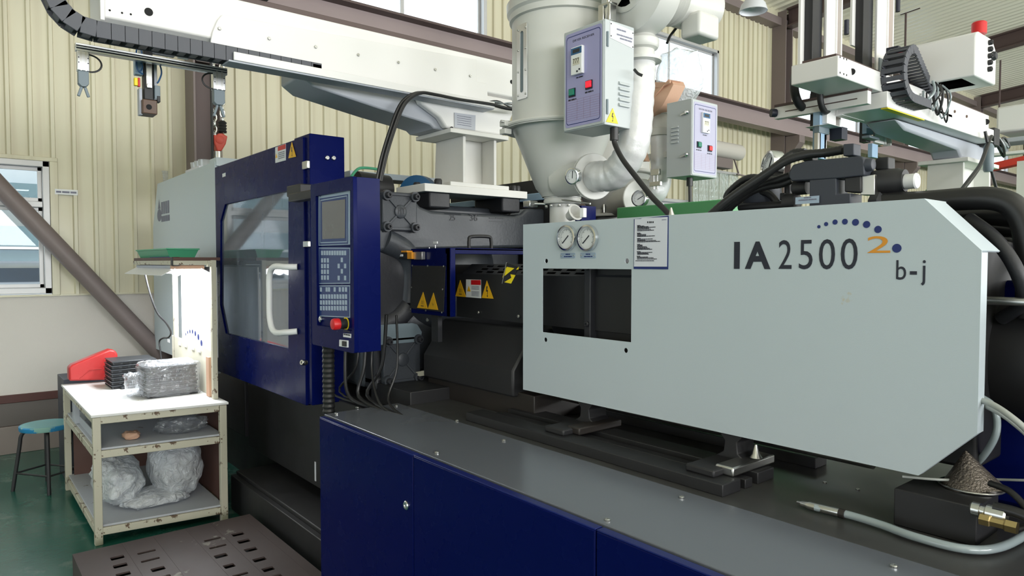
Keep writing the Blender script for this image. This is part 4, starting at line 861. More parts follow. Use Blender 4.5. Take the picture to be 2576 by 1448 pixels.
# notice sheet on the guard
P = lambda x, y: A(x, y, Y=YG - .002)
ns = thing('notice_sheet', tuple(P(1638, 612)), 'blue bordered paper notice stuck on the top edge of the white guard', 'notice')
a = xz(P(1594, 676)); b = xz(P(1681.5, 546)); c1 = xz(P(1594.5, 551)); 
thin(MB(), (0, YG - .0006, 0), XU, ZU, [a, (b[0], xz(P(1681, 677))[1]), (b[0], xz(P(1681, 542))[1]), (a[0], c1[1])], .0015).build('border', M_inkblue, ns)
W2 = lambda x, y: xz(P(1585 + x * .11053, 530 + y * .1105)); zt = W2(0, 165)[1]
pp = thin(MB(), (0, YG - .0022, 0), XU, ZU, [W2(92, 1268), W2(842, 1270), W2(858, 140), W2(290, 165), W2(240, 185), W2(108, 190)], .0008).build('paper', M_paper, ns)
tx = MB(); OP = (0, YG - .0031, 0)
lines = [(345, 165, 245), (362, 170, 330), (380, 170, 430), (397, 170, 585), (418, 170, 440), (440, 170, 480), (465, 170, 550), (515, 165, 240), (534, 170, 265), (553, 170, 370), (575, 170, 370), (592, 170, 570), (640, 165, 245), (657, 170, 520), (680, 170, 355), (695, 170, 600), (718, 170, 695),
         (769, 165, 240), (790, 170, 290), (808, 170, 290), (828, 170, 385), (850, 170, 410), (868, 170, 455), (888, 170, 510), (938, 160, 250), (958, 170, 512), (978, 170, 420), (997, 170, 440), (1040, 158, 235), (1060, 165, 415), (1080, 165, 540), (1105, 165, 615), (1145, 130, 555)]
for y, x0, x1 in lines:
    a = W2(x0, y); b = W2(x1, y); dashes(tx, OP, XU, ZU, a[0], b[0], [(a[1], 0, 1)], .0026, y, .25)
for x in (410, 455, 490, 530):
    a = W2(x - 14, 280); b = W2(x + 14, 245); flat(tx, OP, XU, ZU, rect(a[0], a[1], a[0] + (b[0] - a[0]) * .4, b[1])); flat(tx, OP, XU, ZU, rect(a[0], a[1] + .004, b[0], a[1] + .006)); flat(tx, OP, XU, ZU, rect(a[0] + (b[0] - a[0]) * .55, a[1], b[0], b[1]))
tx.build('print', M_ink, pp, smooth=False)
a = W2(728, 215); b = W2(828, 188); letter(MB(), 'HAITIAN', OP, XU, ZU, a[0], a[1], b[0], b[1], .01, .0005).build('maker_mark', M_inkblue, pp, smooth=False)

# ------------------------------------------------------------------ take-out robot on the machine
RB = thing('takeout_robot', (-3.33, 2.35, 1.985), 'white overhead take-out robot with long beam standing on the big machine', 'robot')
XB = -3.2
R = lambda x, y, X=XB: A(x, y, X=X)
MB().box((-3.5, 2.025, 1.985), (-3.195, 2.755, 2.028)).build('base_plate', M_plate, RB, bevel=.003)
MB().box((-3.5, 2.2, 2.028), (-3.205, 2.62, 2.052)).build('foot_plate', M_plate, RB, bevel=.003)
bolts([(-3.24, 2.14, 2.028), (-3.24, 2.68, 2.028), (-3.46, 2.14, 2.028), (-3.24, 2.71, 2.028)], ZU, .022, RB, M_dark, .035, 'anchor_bolt')
pd = MB().prism([(-3.5, 2.285, 2.05), (-3.205, 2.285, 2.05), (-3.205, 2.285, 2.312), (-3.48, 2.285, 2.312)], (0, .02, 0)).prism([(-3.5, 2.505, 2.05), (-3.205, 2.505, 2.05), (-3.205, 2.505, 2.312), (-3.48, 2.505, 2.312)], (0, .02, 0)).box((-3.34, 2.305, 2.05), (-3.32, 2.505, 2.312)).build('pedestal', M_plate, RB, bevel=.003)
MB().box((-3.52, 2.17, 2.312), (-3.16, 2.58, 2.336)).build('pedestal_flange', M_plate, RB, bevel=.003)
bolts([(-3.2, 2.2, 2.336), (-3.3, 2.2, 2.336), (-3.48, 2.2, 2.336)], ZU, .013, RB, M_dark, .014)
br = [(1.36, 2.495), (1.42, 2.455), (1.80, 2.395), (2.03, 2.365), (2.09, 2.355), (2.115, 2.336), (2.55, 2.336), (2.57, 2.36), (2.62, 2.42), (2.64, 2.50), (2.64, 2.55), (1.36, 2.55)]
MB().prism([(-3.5, y, z) for y, z in br], (.26, 0, 0)).build('arm_bracket', M_robgrey, RB, bevel=.008)
MB().prism([(-3.24, y, z) for y, z in ((2.16, 2.34), (2.56, 2.34), (2.6, 2.40), (2.64, 2.48), (2.64, 2.56), (1.95, 2.56), (2.0, 2.45), (2.12, 2.39))], (.05, 0, 0)).build('bracket_face', M_rob, RB, bevel=.012, seg=3)
n_ = MB().prism([R(x, y, -3.188) for x, y in ((1143, 320), (1195, 328), (1196, 290), (1142.5, 283))], (.002, 0, 0)).build('name_plate', M_robgrey, RB)
a, b = R(1148, 318, -3.185), R(1190, 318, -3.185); dashes(MB(), (-3.1855, 0, 0), YU, ZU, a.y, b.y, [(a.z + k * .012, .05, .9) for k in range(1, 6)], .003, 7).build('print', M_greyink, n_, smooth=False)
# beam with bevelled lower edges
ZB0, ZB1 = 2.546, 2.772
sec = [(XB, 2.58), (XB, ZB1), (-3.42, ZB1), (-3.42, 2.60), (-3.38, 2.575), (XB - .06, 2.553)]
MB().prism([(x, .53, z) for x, z in sec], (0, 2.35, 0)).build('beam', M_rob, RB, bevel=.006)
MB().prism([(XB + .004, .515, ZB0 + .02), (XB + .004, .515, ZB1 + .005), (-3.43, .515, ZB1 + .005), (-3.43, .515, 2.58), (XB - .06, .515, 2.538)], (0, .016, 0)).build('end_cap', M_rob, RB, bevel=.002)
MB().cyl(R(374, 30), R(374, 30) + V(.0015, 0, 0), .0165).build('cable_hole', M_hole, RB); MB().cyl(R(1287, 206), R(1287, 206) + V(.0015, 0, 0), .012).build('cable_hole', M_hole, RB)
for q in ((276, 26), (307, 32.5), (329, 36)): MB().cyl(R(*q), R(*q) + V(.001, 0, 0), .0042, n=10).build('screw_hole', M_hole, RB)
MB().box((-3.41, .53, ZB1), (-3.22, 2.88, ZB1 + .03)).build('slide_rail', M_steeldk, RB, bevel=.003)
# cover plate with its lip, and the tray for the drag chain
cv = [yz(R(*q, X=-3.185)) for q in ((545, 62), (536, 78), (531, 100), (529, 128), (532, 158), (590, 155), (1228, 250), (1255, 262), (1262, 258), (1262, 215), (1205, 208), (1205, 200), (1300, 215), (1300, 170), (1000, 112), (760, 68), (560, 32), (548, 48))]
cv = [yz(R(*q, X=-3.185)) for q in ((548, 50), (536, 78), (531, 100), (529, 128), (532, 156), (600, 150), (1228, 262), (1225, 210), (1200, 205), (1200, 150), (760, 72), (560, 36))]
cpl = MB().plate((-3.185, 0, 0), YU, ZU, cv, t=.012).build('cover_plate', M_rob, RB, bevel=.002)
bolts([R(x, y, -3.184) for x, y in ((552, 72), (677, 97), (794, 118), (901, 138), (1002, 157), (1095, 175), (1183, 191))], XU, .0075, cpl, M_zinc, .006, 'cover_screw')
a, b = R(582, 131, -3.12), R(1226, 262, -3.12)
MB().bar((-3.092, a.y, 2.488), (-3.092, 2.42, 2.480), .012, .036).build('tray_lip', M_rob, RB, bevel=.003)
MB().bar((-3.14, a.y - .02, 2.466), (-3.14, 2.42, 2.461), .095, .008).build('tray_floor', M_robgrey, RB, bevel=.002)
# drag chain: from the tray along the beam, round and up at the free end
XCH = -3.142
dc = MB().bar((XCH, 1.40, 2.5), (XCH, 1.36, 2.5), .08, .045).build('drag_chain', M_chaindk, RB)
path = [V(XCH, y, 2.4985) for y in [1.40 - .048 * k for k in range(20)]]
yc, zc, rr = .478, 2.6335, .135
path += [V(XCH, yc - rr * math.sin(t), zc - rr * math.cos(t)) for t in [.33 * k for k in range(1, 10)]] + [V(XCH, .5 + .05 * k, 2.7685) for k in range(0)]
lk = MB().box((-.04, -.0265, -.032), (-.033, .0265, .032)).box((.033, -.0265, -.032), (.04, .0265, .032)).box((-.032, -.014, -.029), (.032, .014, -.022)).box((-.032, -.014, .022), (.032, .014, .029)).build('chain_link', M_chain, None, bevel=.0015)
for i in range(len(path) - 1):
    m = (path[i] + path[i + 1]) / 2; d = path[i + 1] - path[i]; ang = math.atan2(-d.z, -d.y)
    if i == 0: lk.parent = dc; lk.location = m - wloc(dc); lk.rotation_euler = (ang, 0, 0); WL[lk.name] = m
    else: inst(lk, m, dc, (ang, 0, 0))
# cables down to the machine and off the end of the beam
for k, (dx, dy) in enumerate(((0, 0), (.012, .012), (-.008, .016), (.004, .026))):
    MB().tube(smooth_path([V(-3.09 + dx, p.y + dy, p.z) for p in [R(x, y, -3.09) for x, y in ((947, 455), (960, 395), (978, 335), (1000, 275), (1020, 248), (1050, 233), (1090, 238), (1150, 250), (1230, 262), (1270, 272), (1320, 278))]], 6), .0085 - .001 * k, 8).build('cable', M_rub, RB)
for k in range(4): MB().tube(smooth_path([R(1210, 252 + k * 3, -3.12), R(1250, 262 - k * 3, -3.12), R(1285, 258 + 4 * k, -3.12), R(1330, 266 + 3 * k, -3.1)], 5), .0035, 6).build('wire', M_rub if k % 2 else M_hose, RB)
for x in (1127, 1150, 1172): 
    p = R(x, 245, -3.12); MB().box((p.x - .004, p.y - .008, p.z - .012), (p.x + .012, p.y + .008, p.z + .004)).build('cable_tie', M_white, RB)
# hanging arm, gripper bar, grippers
XA = -3.49
Z6 = lambda x, y, X=XA: A(120 + x * .20721, y * .20718, X=X)
def zbox(x0, y0, x1, y1, d0, d1, nm, m, par=RB, bev=.002):
    a, b = Z6(x0, y0), Z6(x1, y1); return MB().box((XA - d1, a.y, b.z), (XA + d0, b.y, a.z)).build(nm, m, par, bevel=bev)
a = Z6(1165, 560); b = Z6(1285, 560)
MB().box((XA - .12, a.y, a.z - .02), (XA - .02, b.y, 3.45)).build('arm_column', M_robgrey, RB, bevel=.003)
MB().box((-3.66, .35, 2.81), (-3.2, 1.2, 2.84)).build('carriage_plate', M_robgrey, RB); MB().box((-3.66, .62, 2.84), (-3.56, .95, 3.0)).build('carriage_block', M_robgrey, RB)
zbox(1165, 600, 1285, 1215, .0, .05, 'arm_channel', M_dark); zbox(1185, 740, 1265, 1060, .012, .0, 'air_cylinder', M_zinc); zbox(1195, 1020, 1262, 1080, .016, 0, 'valve', M_zinc)
zbox(1285, 760, 1330, 1215, .008, .06, 'arm_plate', M_robgrey); zbox(1060, 700, 1160, 910, .0, .04, 'valve_bank', M_steelblue); zbox(1115, 1060, 1160, 1390, -.01, .05, 'arm_plate', M_robgrey)
zbox(1290, 1040, 1362, 1210, .012, .04, 'sensor', M_castlt); zbox(1320, 1170, 1360, 1248, .016, .02, 'sensor_foot', M_dark)
zbox(1040, 950, 1085, 1050, .02, .0, 'yellow_tag', M_yelbr); zbox(1085, 950, 1115, 1062, .018, .0, 'red_tag', M_red)
rb_ = zbox(1140, 1205, 1322, 1400, .02, .07, 'wrist_block', M_brownp, bev=.004)
c = Z6(1230, 1298, XA + .021); MB().lathe([(.0, 0), (.012, 0), (.012, .0008)], c, XU, 20).build('bore', M_hole, rb_)
for pts in (((1090, 570), (1075, 640), (1080, 800), (1110, 870), (1160, 900)), ((1065, 720), (1110, 740), (1150, 800), (1130, 860), (1090, 850)), ((1350, 760), (1375, 830), (1380, 900), (1350, 980), (1330, 1010)), ((1100, 560), (1130, 600), (1150, 690), (1140, 780))):
    MB().tube(smooth_path([Z6(x, y, XA + .03) for x, y in pts], 6), .0035, 8).build('air_hose', M_bluep, RB)
zbox(1225, 590, 1545, 690, .0, .03, 'bar_clamp', M_robgrey); zbox(1590, 670, 1720, 715, .0, .03, 'bar_clamp', M_white)
XG = -3.425
a, b = A(190, 117, X=XG), A(572, 175, X=XG); zc = (a.z + b.z) / 2 - .004
gb = MB().box((XG - .03, a.y, zc - .016), (XG, b.y, zc + .016)).box((XG - .03, a.y, zc - .003), (XG + .002, b.y, zc + .003)).build('gripper_bar', M_hopm, RB, bevel=.0015)
MB().box((XG + .0005, a.y + .002, zc - .0075), (XG + .0025, b.y - .002, zc - .0035)).box((XG + .0005, a.y + .002, zc + .0035), (XG + .0025, b.y - .002, zc + .0075)).build('bar_groove', M_ink, gb)
def gripper(px0, px1, top, mid, bot, tip, hose_side):
    ya, yb2 = A(px0, top, X=XG).y, A(px1, top, X=XG).y; zt, zm, zb, zt2 = [A((px0 + px1) / 2, q, X=XG).z for q in (top, mid, bot, tip)]; yc2 = (ya + yb2) / 2; w = yb2 - ya
    g = MB().box((XG - .035, ya, zm), (XG + .002, yb2, zt)).build('gripper', M_hopm, RB, bevel=.003)
    for k in (.3, .7): MB().box((XG + .002, ya + w * (k - .06), zm), (XG + .0035, ya + w * (k + .06), zt)).build('fin', M_zinc, g)
    MB().plate((XG, 0, 0), YU, ZU, [(ya + .003, zb + .012), (ya + .014, zb), (yb2 - .014, zb), (yb2 - .003, zb + .012), (yb2 - .003, zm), (ya + .003, zm)], t=.033).build('gripper_head', M_castlt, g, bevel=.002)
    for sgn in (-1, 1): MB().bar((XG - .015, yc2 + sgn * .006, zb), (XG - .015, yc2 + sgn * w * .42, zt2), .011, .011, (1, 0, 0)).build('finger', M_castlt, g, bevel=.002)
    bolts([(XG + .002, ya + w * k, zm + (zt - zm) * j) for k in (.12, .88) for j in (.4, .65)], XU, .0025, g, M_ink, .0015, 'screw')
    s = hose_side; e = yb2 if s > 0 else ya
    MB().tube([V(XG - .01, e + s * .046 * math.sin(t), (zt * .45 + zm * .55) + .036 * math.cos(t)) for t in [PI * k / 14 for k in range(15)]], .0038, 8).build('hose_loop', M_rub, g)
gripper(193.5, 224.5, 128, 178, 217, 241, 1); gripper(536, 567, 180, 226, 263, 292, -1)

# chain hoist
HX = -6.0; Q1 = lambda x, y: A(x * .30382, y * .30387, X=HX)
HT = thing('chain_hoist', tuple(Q1(1822, 1180)), 'red chain hoist hook block hanging on steel chains beside the brown column', 'hoist')
MB().plate((HX, 0, 0), YU, ZU, [yz(Q1(*q)) for q in ((1800, 1250), (1838, 1248), (1872, 1190), (1886, 1125), (1868, 1118), (1850, 1103), (1805, 1103), (1795, 1118), (1772, 1112), (1775, 1180))], t=.07).build('hook_block', M_hoistred, HT, bevel=.012, seg=3)
c = Q1(1822, 1155); MB().lathe([(.03, -.003), (.034, .004), (.02, .008)], (HX, c.y, c.z), XU, 24).build('sheave_boss', M_hoistred, HT)
a, b = Q1(1812, 1250), Q1(1816, 1345); MB().cyl((HX - .03, a.y, a.z), (HX - .03, a.y, b.z - .15), .03, .026).build('hook_shank', M_zinc, HT)
MB().tube([(HX - .03, a.y + .06 * math.sin(t) , b.z - .22 - .07 * math.cos(t) + .07) for t in [0, .5, 1, 1.5, 2, 2.5, 3, 3.6, 4.2]], .022, 12).build('hook', M_zinc, HT)
lk = None
for px, top, bot in ((1783, 640, 1110), (1851, 640, 1075)):
    y = Q1(px, 900).y; z = Q1(px, bot).z; k = 0; zt = 3.9
    while z < zt:
        if lk is None:
            mb = MB(); mb.tube([V(.018 * math.sin(t), 0, .032 * math.cos(t)) for t in [2 * PI * q / 10 for q in range(11)]], .0065, 6); lk = mb.build('chain_link', M_zinc, None); lk.parent = HT; lk.location = V(HX - .03, y, z) - wloc(HT)
        else: inst(lk, (HX - .03, y, z), HT, (0, 0, PI / 2 * (k % 2)))
        z += .047; k += 1
p = Q1(1851, 1085); MB().lathe([(.03, -.03), (.036, -.028)] + [(.036 if q % 2 else .028, -.03 + .012 * q) for q in range(8)] + [(.02, .07)], (HX - .03, p.y, p.z + .02), n=18).build('chain_spring', M_dark, HT)
y = Q1(1760, 900).y; MB().cyl((HX - .02, y, 2.36), (HX - .02, y, 6.2), .012).build('guide_cable', M_dark, HT); MB().box((HX - .2, y - .2, 3.9), (HX + .1, y + .45, 4.25)).build('hoist_body', M_hoistred, HT, bevel=.02)
MB().box((HX - .1, y - .06, 4.25), (HX, y + .3, 6.25)).build('hoist_hanger', M_steeldk, HT)

# cups and card box on the white clamp guard
YW2 = 1.66
for i, (x0, x1, y0, y1) in enumerate(((400, 427, 415, 462),)):
    t = thing('cup_stack', tuple(A(413, 462, Y=YW2)), 'stack of clear plastic cups on top of the white clamp guard at its left end', 'cups')
    a = A(413, 461, Y=YW2); h = A(413, 415, Y=YW2).z - a.z; r = .07
    prof = []
    for k in range(6): prof += [(r * (.86 + .02 * k), h * k / 6), (r * (.9 + .02 * k), h * (k + .8) / 6), (r * (.95 + .012 * k), h * (k + .82) / 6), (r * (.95 + .012 * k), h * (k + .95) / 6)]
    MB().lathe(prof, (a.x, a.y, CGT + .001), n=28).build('cups', M_cup, t)
a = A(466, 440, Y=1.75); t = thing('card_box', (a.x, 1.8, CGT), 'small white card box with loose cups on the white clamp guard', 'box')
b = A(500, 416, Y=1.75); MB().box((a.x, 1.75, CGT + .001), (b.x, 1.9, b.z)).build('box', M_paper, t, bevel=.004)
for k in range(3): MB().lathe([(.045, 0), (.055, .06), (.057, .06), (.05, .0)], (a.x + .12 + .12 * k, 1.82, b.z + .001), n=20, closed=False).build('cup', M_cup, t)

# ------------------------------------------------------------------ drying hopper on the injection unit
HP = thing('drying_hopper', (-2.345, 2.25, 1.76), 'big pale grey drying hopper with its lit control box, standing on the injection unit', 'hopper')
hc = V(-2.37, 2.26, 0); rB = .236
MB().lathe([(rB, 2.225), (rB, 2.745)], hc, n=64, closed=False).build('barrel', M_hop, HP)
MB().lathe([(rB, 2.70), (rB + .012, 2.705), (rB + .014, 2.73), (rB + .024, 2.742), (rB + .026, 2.782), (rB + .012, 2.80), (.05, 2.82)], hc, n=64).build('lid', M_hop, HP)
MB().lathe([(rB, 2.215), (rB + .045, 2.215), (rB + .048, 2.222), (rB + .045, 2.23), (rB, 2.232)], hc, n=64, closed=False).build('barrel_flange', M_hop, HP)
MB().lathe([(.095, 1.905), (.1, 1.915), (.112, 1.93), (.125, 1.945), (rB - .002, 2.215), (rB + .04, 2.21), (rB + .04, 2.2145)], hc, n=64, closed=False).build('cone', M_hop, HP)
nk = A(1420, 515, Y=2.26)
MB().lathe([(.06, 1.72), (.06, 1.872), (.085, 1.874), (.088, 1.880), (.088, 1.890), (.085, 1.892), (.085, 1.897), (.088, 1.899), (.088, 1.908), (.08, 1.912)], hc, n=48).build('neck', M_hop, HP)
bolts([(hc.x + .078 * math.cos(t), hc.y + .078 * math.sin(t), 1.866) for t in [-2.6 + .55 * k for k in range(6)]], (0, 0, -1), .007, HP, M_zinc, .009)
a = A(1350, 513, Y=2.2); MB().box((a.x - .03, 2.14, a.z - .018), (a.x + .02, 2.19, a.z + .013)).build('slide_handle', M_chrome, HP, bevel=.003); MB().cyl((a.x, 2.165, a.z), (hc.x - .05, 2.2, a.z - .004), .006).build('slide_rod', M_zinc, HP)
MB().cyl((hc.x + .06, 2.2, 1.886), A(1485, 512, Y=2.2), .004).build('slide_rod', M_zinc, HP)
a = A(1432, 545, Y=2.14); MB().lathe([(.02, 0), (.024, .02), (.038, .05), (.03, .052), (.015, .01)], a, (.9, -.1, .35), 20).build('sight_horn', M_hop, HP); a = A(1465, 535, Y=2.12); MB().box(a + V(-.006, -.01, -.02), a + V(.016, .01, .02)).build('catch', M_white, HP, bevel=.002)
# sight glass strip on the barrel
th0 = math.atan2(-.88, -.47)
def onb(th, z, r=rB): return V(hc.x + r * math.cos(th), hc.y + r * math.sin(th), z)
sgc = A(1330, 200, Y=2.06); th0 = math.atan2(sgc.y - hc.y, sgc.x - hc.x); wS = .10
zS0, zS1 = 2.328, 2.658
Us = V(-math.sin(th0), math.cos(th0), 0); Os = onb(th0, 0, rB + .004)
sg = MB().plate(Os, Us, ZU, rrect(-.036, zS0, .036, zS1, .006), [rrect(-.012, zS0 + .03, .012, zS1 - .03, .011)], t=.006).build('sight_glass_frame', M_hopm, HP, bevel=.001)
MB().plate(Os - Vector((math.cos(th0), math.sin(th0), 0)) * .004, Us, ZU, rrect(-.02, zS0 + .02, .02, zS1 - .02, .01), t=.002).build('sight_glass', M_castlt, sg)
bolts([Os + Us * u + ZU * z for u in (-.027, .027) for z in (zS0 + .02, zS0 + .125, zS0 + .22, zS1 - .02)], Vector((math.cos(th0), math.sin(th0), 0)), .005, sg, M_zinc, .003, 'screw')
for z in (2.19, 2.225): MB().box(onb(th0 - .25, z, rB + .05) - V(.02, .02, .012), onb(th0 - .25, z, rB + .05) + V(.02, .02, .012)).build('hinge', M_hop, HP, bevel=.003)
MB().cyl(onb(th0 - .2, 2.232, rB + .02), onb(th0 - .2, 2.232, rB + .08), .006).build('hinge_pin', M_zinc, HP)
# lid clamp
cl_ = A(1522, 26, Y=2.1)
MB().box(cl_ + V(-.03, -.01, -.05), cl_ + V(.0, .03, .02)).box(cl_ + V(.02, -.01, -.05), cl_ + V(.035, .03, .02)).box(cl_ + V(-.03, -.01, .015), cl_ + V(.04, .03, .026)).build('lid_clamp', M_zinc, HP, bevel=.003)
MB().cyl(cl_ + V(-.01, .01, -.06), cl_ + V(.01, .01, .04), .008).build('clamp_screw', M_chrome, HP)
# control box: lavender panel faces the front, louvred side faces the drive end
def control_box(root, x0, x1, y0, y1, z0, z1, front, lav, lit):
    """front 'y': label panel on the face towards -Y, louvres on +X; 'x': label panel on +X, louvres on -Y"""
    b = MB().box((x0, y0, z0), (x1, y1, z1)).build('control_box', M_dbox, root, bevel=.003)
    if front == 'y': O, U, N, w = V(x0, y0, z0), XU, V(0, -1, 0), x1 - x0; O2, U2, N2_, w2 = V(x1, y0, z0), YU, V(1, 0, 0), y1 - y0
    else: O, U, N, w = V(x1, y0, z0), YU, V(1, 0, 0), y1 - y0; O2, U2, N2_, w2 = V(x0, y0, z0), XU, V(0, -1, 0), x1 - x0
    h = z1 - z0; f = lambda u, v: (u * w, v * h)
    thin(MB(), O, U, ZU, rrect(.004, .004, w - .004, h - .004, .008), .004).build('door', M_dbox, b, bevel=.0015)
    O = O + N * .0041
    pn = thin(MB(), O, U, ZU, rrect(w * .06, h * .035, w * .95, h * .965, .012), .0008).build('label_panel', M_lav if lav else M_lavlt, b)
    O = O + N * .0009
    bd = MB(); o1 = rrect(w * .09, h * .06, w * .915, h * .935, .012); o2 = rrect(w * .10, h * .067, w * .905, h * .928, .011)
    for i in range(len(o1)): j = (i + 1) % len(o1); flat(bd, O, U, ZU, [o1[i], o1[j], o2[j], o2[i]], .0003)
    bd.build('panel_border', M_inkblue, pn, smooth=False)
    letter(MB(), 'DRYER RECEIVER', O, U, ZU, w * .25, h * .872, w * .77, h * .893, .01, .0004).build('panel_lettering', M_ink, pn, smooth=False)
    gl = MB()
    for k in range(10): flat(gl, O, U, ZU, rect(w * .1, h * (.1 + .022 * k), w * .9, h * (.1 + .022 * k) + .0006), .0004)
    for u in (.1, .36, .52, .68, .895): flat(gl, O, U, ZU, rect(w * u, h * .1, w * u + .0008, h * .30), .0004)
    gl.build('printed_table', mat('reddish_ink' + b.name, lin(150, 110, 126), .6), pn, smooth=False)
    cu, cv2 = (.40, .67) if front == 'y' else (.47, .71)
    tc = thin(MB(), O, U, ZU, [f(cu - .13, cv2 - .135), f(cu + .14, cv2 - .135), f(cu + .14, cv2 + .135), f(cu - .13, cv2 + .135)], .016).build('temperature_controller', M_white, b, bevel=.002)
    O3 = O + N * .0161
    thin(MB(), O3, U, ZU, [f(cu - .125, cv2 + .06), f(cu + .135, cv2 + .06), f(cu + .135, cv2 + .125), f(cu - .125, cv2 + .125)], .0006).build('blue_display', M_navy2, tc)
    thin(MB(), O3 + N * .0006, U, ZU, [f(cu - .08, cv2 + .075), f(cu + .09, cv2 + .075), f(cu + .09, cv2 + .11), f(cu - .08, cv2 + .11)], .0004).build('readout', M_castdk, tc)
    thin(MB(), O3, U, ZU, [f(cu - .08, cv2 - .045), f(cu + .09, cv2 - .045), f(cu + .09, cv2 + .022), f(cu - .08, cv2 + .022)], .0008).build('digit_window', M_creamb, tc)
    lt = MB()
    for k in range(3): a, c = f(cu - .07 + .053 * k, cv2 - .03), f(cu - .03 + .053 * k, cv2 + .018); letter(lt, '7', O3, U, ZU, a[0], a[1], c[0], c[1], .01, .0012)
    lt.build('digits', M_ink, tc, smooth=False)
    for u, v in ((.03, -.11), (.085, -.095)): thin(MB(), O3, U, ZU, circle(w * (cu + u), h * (cv2 + v), .004, n=10), .002).build('knob', M_ink, tc)
    for u, v, m, nm in (((.24, .375, M_green, 'green_switch'), (.655, .41, M_redlit if lit else M_red, 'red_switch')) if front == 'y' else ((.26, .41, M_green, 'green_switch'), (.68, .385, M_red, 'red_switch'))):
        s = thin(MB(), O, U, ZU, [f(u - .08, v - .042), f(u + .08, v - .042), f(u + .08, v + .042), f(u - .08, v + .042)], .004).build('switch_frame', M_ink, b)
        thin(MB(), O + N * .004, U, ZU, [f(u - .05, v - .028), f(u + .07, v - .028), f(u + .07, v + .032), f(u - .05, v + .032)], .007).build(nm, m, s, bevel=.001)
        dashes(MB(), O, U, ZU, w * (u - .1), w * (u + .1), [(h * (v - .075), 0, 1)], .006, 3, .5).build('print', M_ink, s, smooth=False)
    dashes(MB(), O, U, ZU, w * (cu - .06), w * (cu + .1), [(h * (cv2 - .165), 0, 1)], .005, 8, .5).build('print', M_ink, pn, smooth=False)
    for k in range(5):
        v = h * (.20 + .052 * k) if front == 'y' else h * (.45 + .05 * k); u0, u1 = (w2 * .46, w2 * .82) if front == 'y' else (w2 * .2, w2 * .5)
        p = O2 + U2 * u0 + ZU * v; e = U2 * (u1 - u0)
        MB().prism([p, p + N2_ * .010, p + N2_ * .006 + ZU * .010, p + ZU * .013], e).build('louvre', M_dbox, b, bevel=.001)
    return b, (O2, U2, N2_, w2, h)
bx, (O2, U2, N2_, w2, hh) = control_box(HP, -2.09, -1.862, 2.0, 2.17, 2.135, 2.54, 'y', True, True)
lb = thin(MB(), O2 + V(.0005, 0, 0), U2, ZU, [(w2 * .16, hh * .83), (w2 * .97, hh * .79), (w2 * .97, hh * .96), (w2 * .16, hh * .985)], .001).build('name_plate', M_white2, bx)
dashes(MB(), O2 + V(.002, 0, 0), U2, ZU, w2 * .2, w2 * .92, [(hh * .925, .25, .7), (hh * .875, .25, 1), (hh * .845, .4, 1)], .006, 6).build('print', M_greyink, lb, smooth=False)
bolts([O2 + V(.0015, 0, 0) + U2 * w2 * u + ZU * hh * v for u, v in ((.19, .965), (.94, .94), (.19, .85), (.94, .805))], XU, .003, lb, M_castdk, .0015, 'rivet')
for v0, v1 in ((.10, .24), (.74, .88)): MB().cyl(O2 + V(.002, .012, hh * v0), O2 + V(.002, .012, hh * v1), .005).build('hinge', M_castlt, bx)
B3 = lambda x, y: A(1400 + x * .20716, 40 + y * .20718, X=-1.8615)
sgn = bolt_sign(bx, B3, (680, 1120), (600, 1285), (745, 1310), M_yelbr, 'bolt')
g = A(1545, 345, Y=2.08); MB().cyl((g.x, 2.08, 2.14), (g.x, 2.08, 2.085), .017).build('cable_gland', M_rub, HP)
MB().tube(smooth_path([V(g.x, 2.08, 2.09), A(1548, 365, Y=2.08), A(1566, 400, Y=2.07), A(1600, 445, Y=2.06), A(1640, 495, Y=2.05), A(1670, 525, Y=2.05), A(1692, 550, Y=2.05)], 7), .0105, 12).build('power_cable', M_rub, HP)
# gauge on the cone
gq = A(1441, 443, Y=2.09); gauge(HP, gq, (.15, -.95, -.12), .036, .15, 'dial_thermometer'); MB().cyl(gq + V(0, .01, 0), gq + V(-.02, .12, .01), .008).build('thermometer_stem', M_zinc, HP)
# hot air inlet, wrapped elbow and riser, blower
fc = V(hc.x + .235, 2.2, 2.0)
fa = A(1488, 445, Y=2.2); 
MB().cyl((hc.x + .05, 2.2, fa.z), (fa.x, 2.2, fa.z), .075).build('inlet_stub', M_hop, HP)
MB().lathe([(.098, 0), (.1, .002), (.1, .008), (.098, .01)], fa, (1, -.25, 0), 40).build('inlet_flange', M_hop, HP); MB().lathe([(.098, 0), (.1, .002), (.1, .008), (.098, .01)], fa + V(.014, -.003, 0), (1, -.25, 0), 40).build('inlet_flange', M_hop, HP)
pth = smooth_path([fa + V(.02, 0, 0), fa + V(.07, -.01, -.004), A(1545, 438, Y=2.2), A(1572, 408, Y=2.2), A(1590, 370, Y=2.2), A(1600, 320, Y=2.21), A(1604, 260, Y=2.22), A(1608, 200, Y=2.24), A(1610, 172, Y=2.26)], 7)
MB().tube(pth, [.064 + .0022 * (1 if (k // 2) % 2 else 0) for k in range(len(pth))], 26).build('wrapped_duct', M_foil, HP)
rb0 = A(1610, 178, Y=2.26); zf = lambda y: A(1612, y, Y=2.26).z
MB().lathe([(.058, zf(180)), (.06, zf(160)), (.085, zf(157)), (.086, zf(150)), (.06, zf(146)), (.056, zf(128)), (.07, zf(124)), (.075, zf(118)), (.075, zf(103)), (.068, zf(100)), (.058, zf(92)), (.056, zf(60))], (rb0.x + .003, rb0.y, 0), n=36).build('riser_flange', M_hop, HP)
bc_ = A(1596, -20, Y=2.2)
bw = MB().lathe([(.085, -.02), (.09, -.018), (.15, .0), (.165, .012), (.168, .11), (.16, .13), (.11, .15)], (bc_.x, 2.17, bc_.z), (.0, 1, 0), 48).build('blower_housing', M_hop, HP)
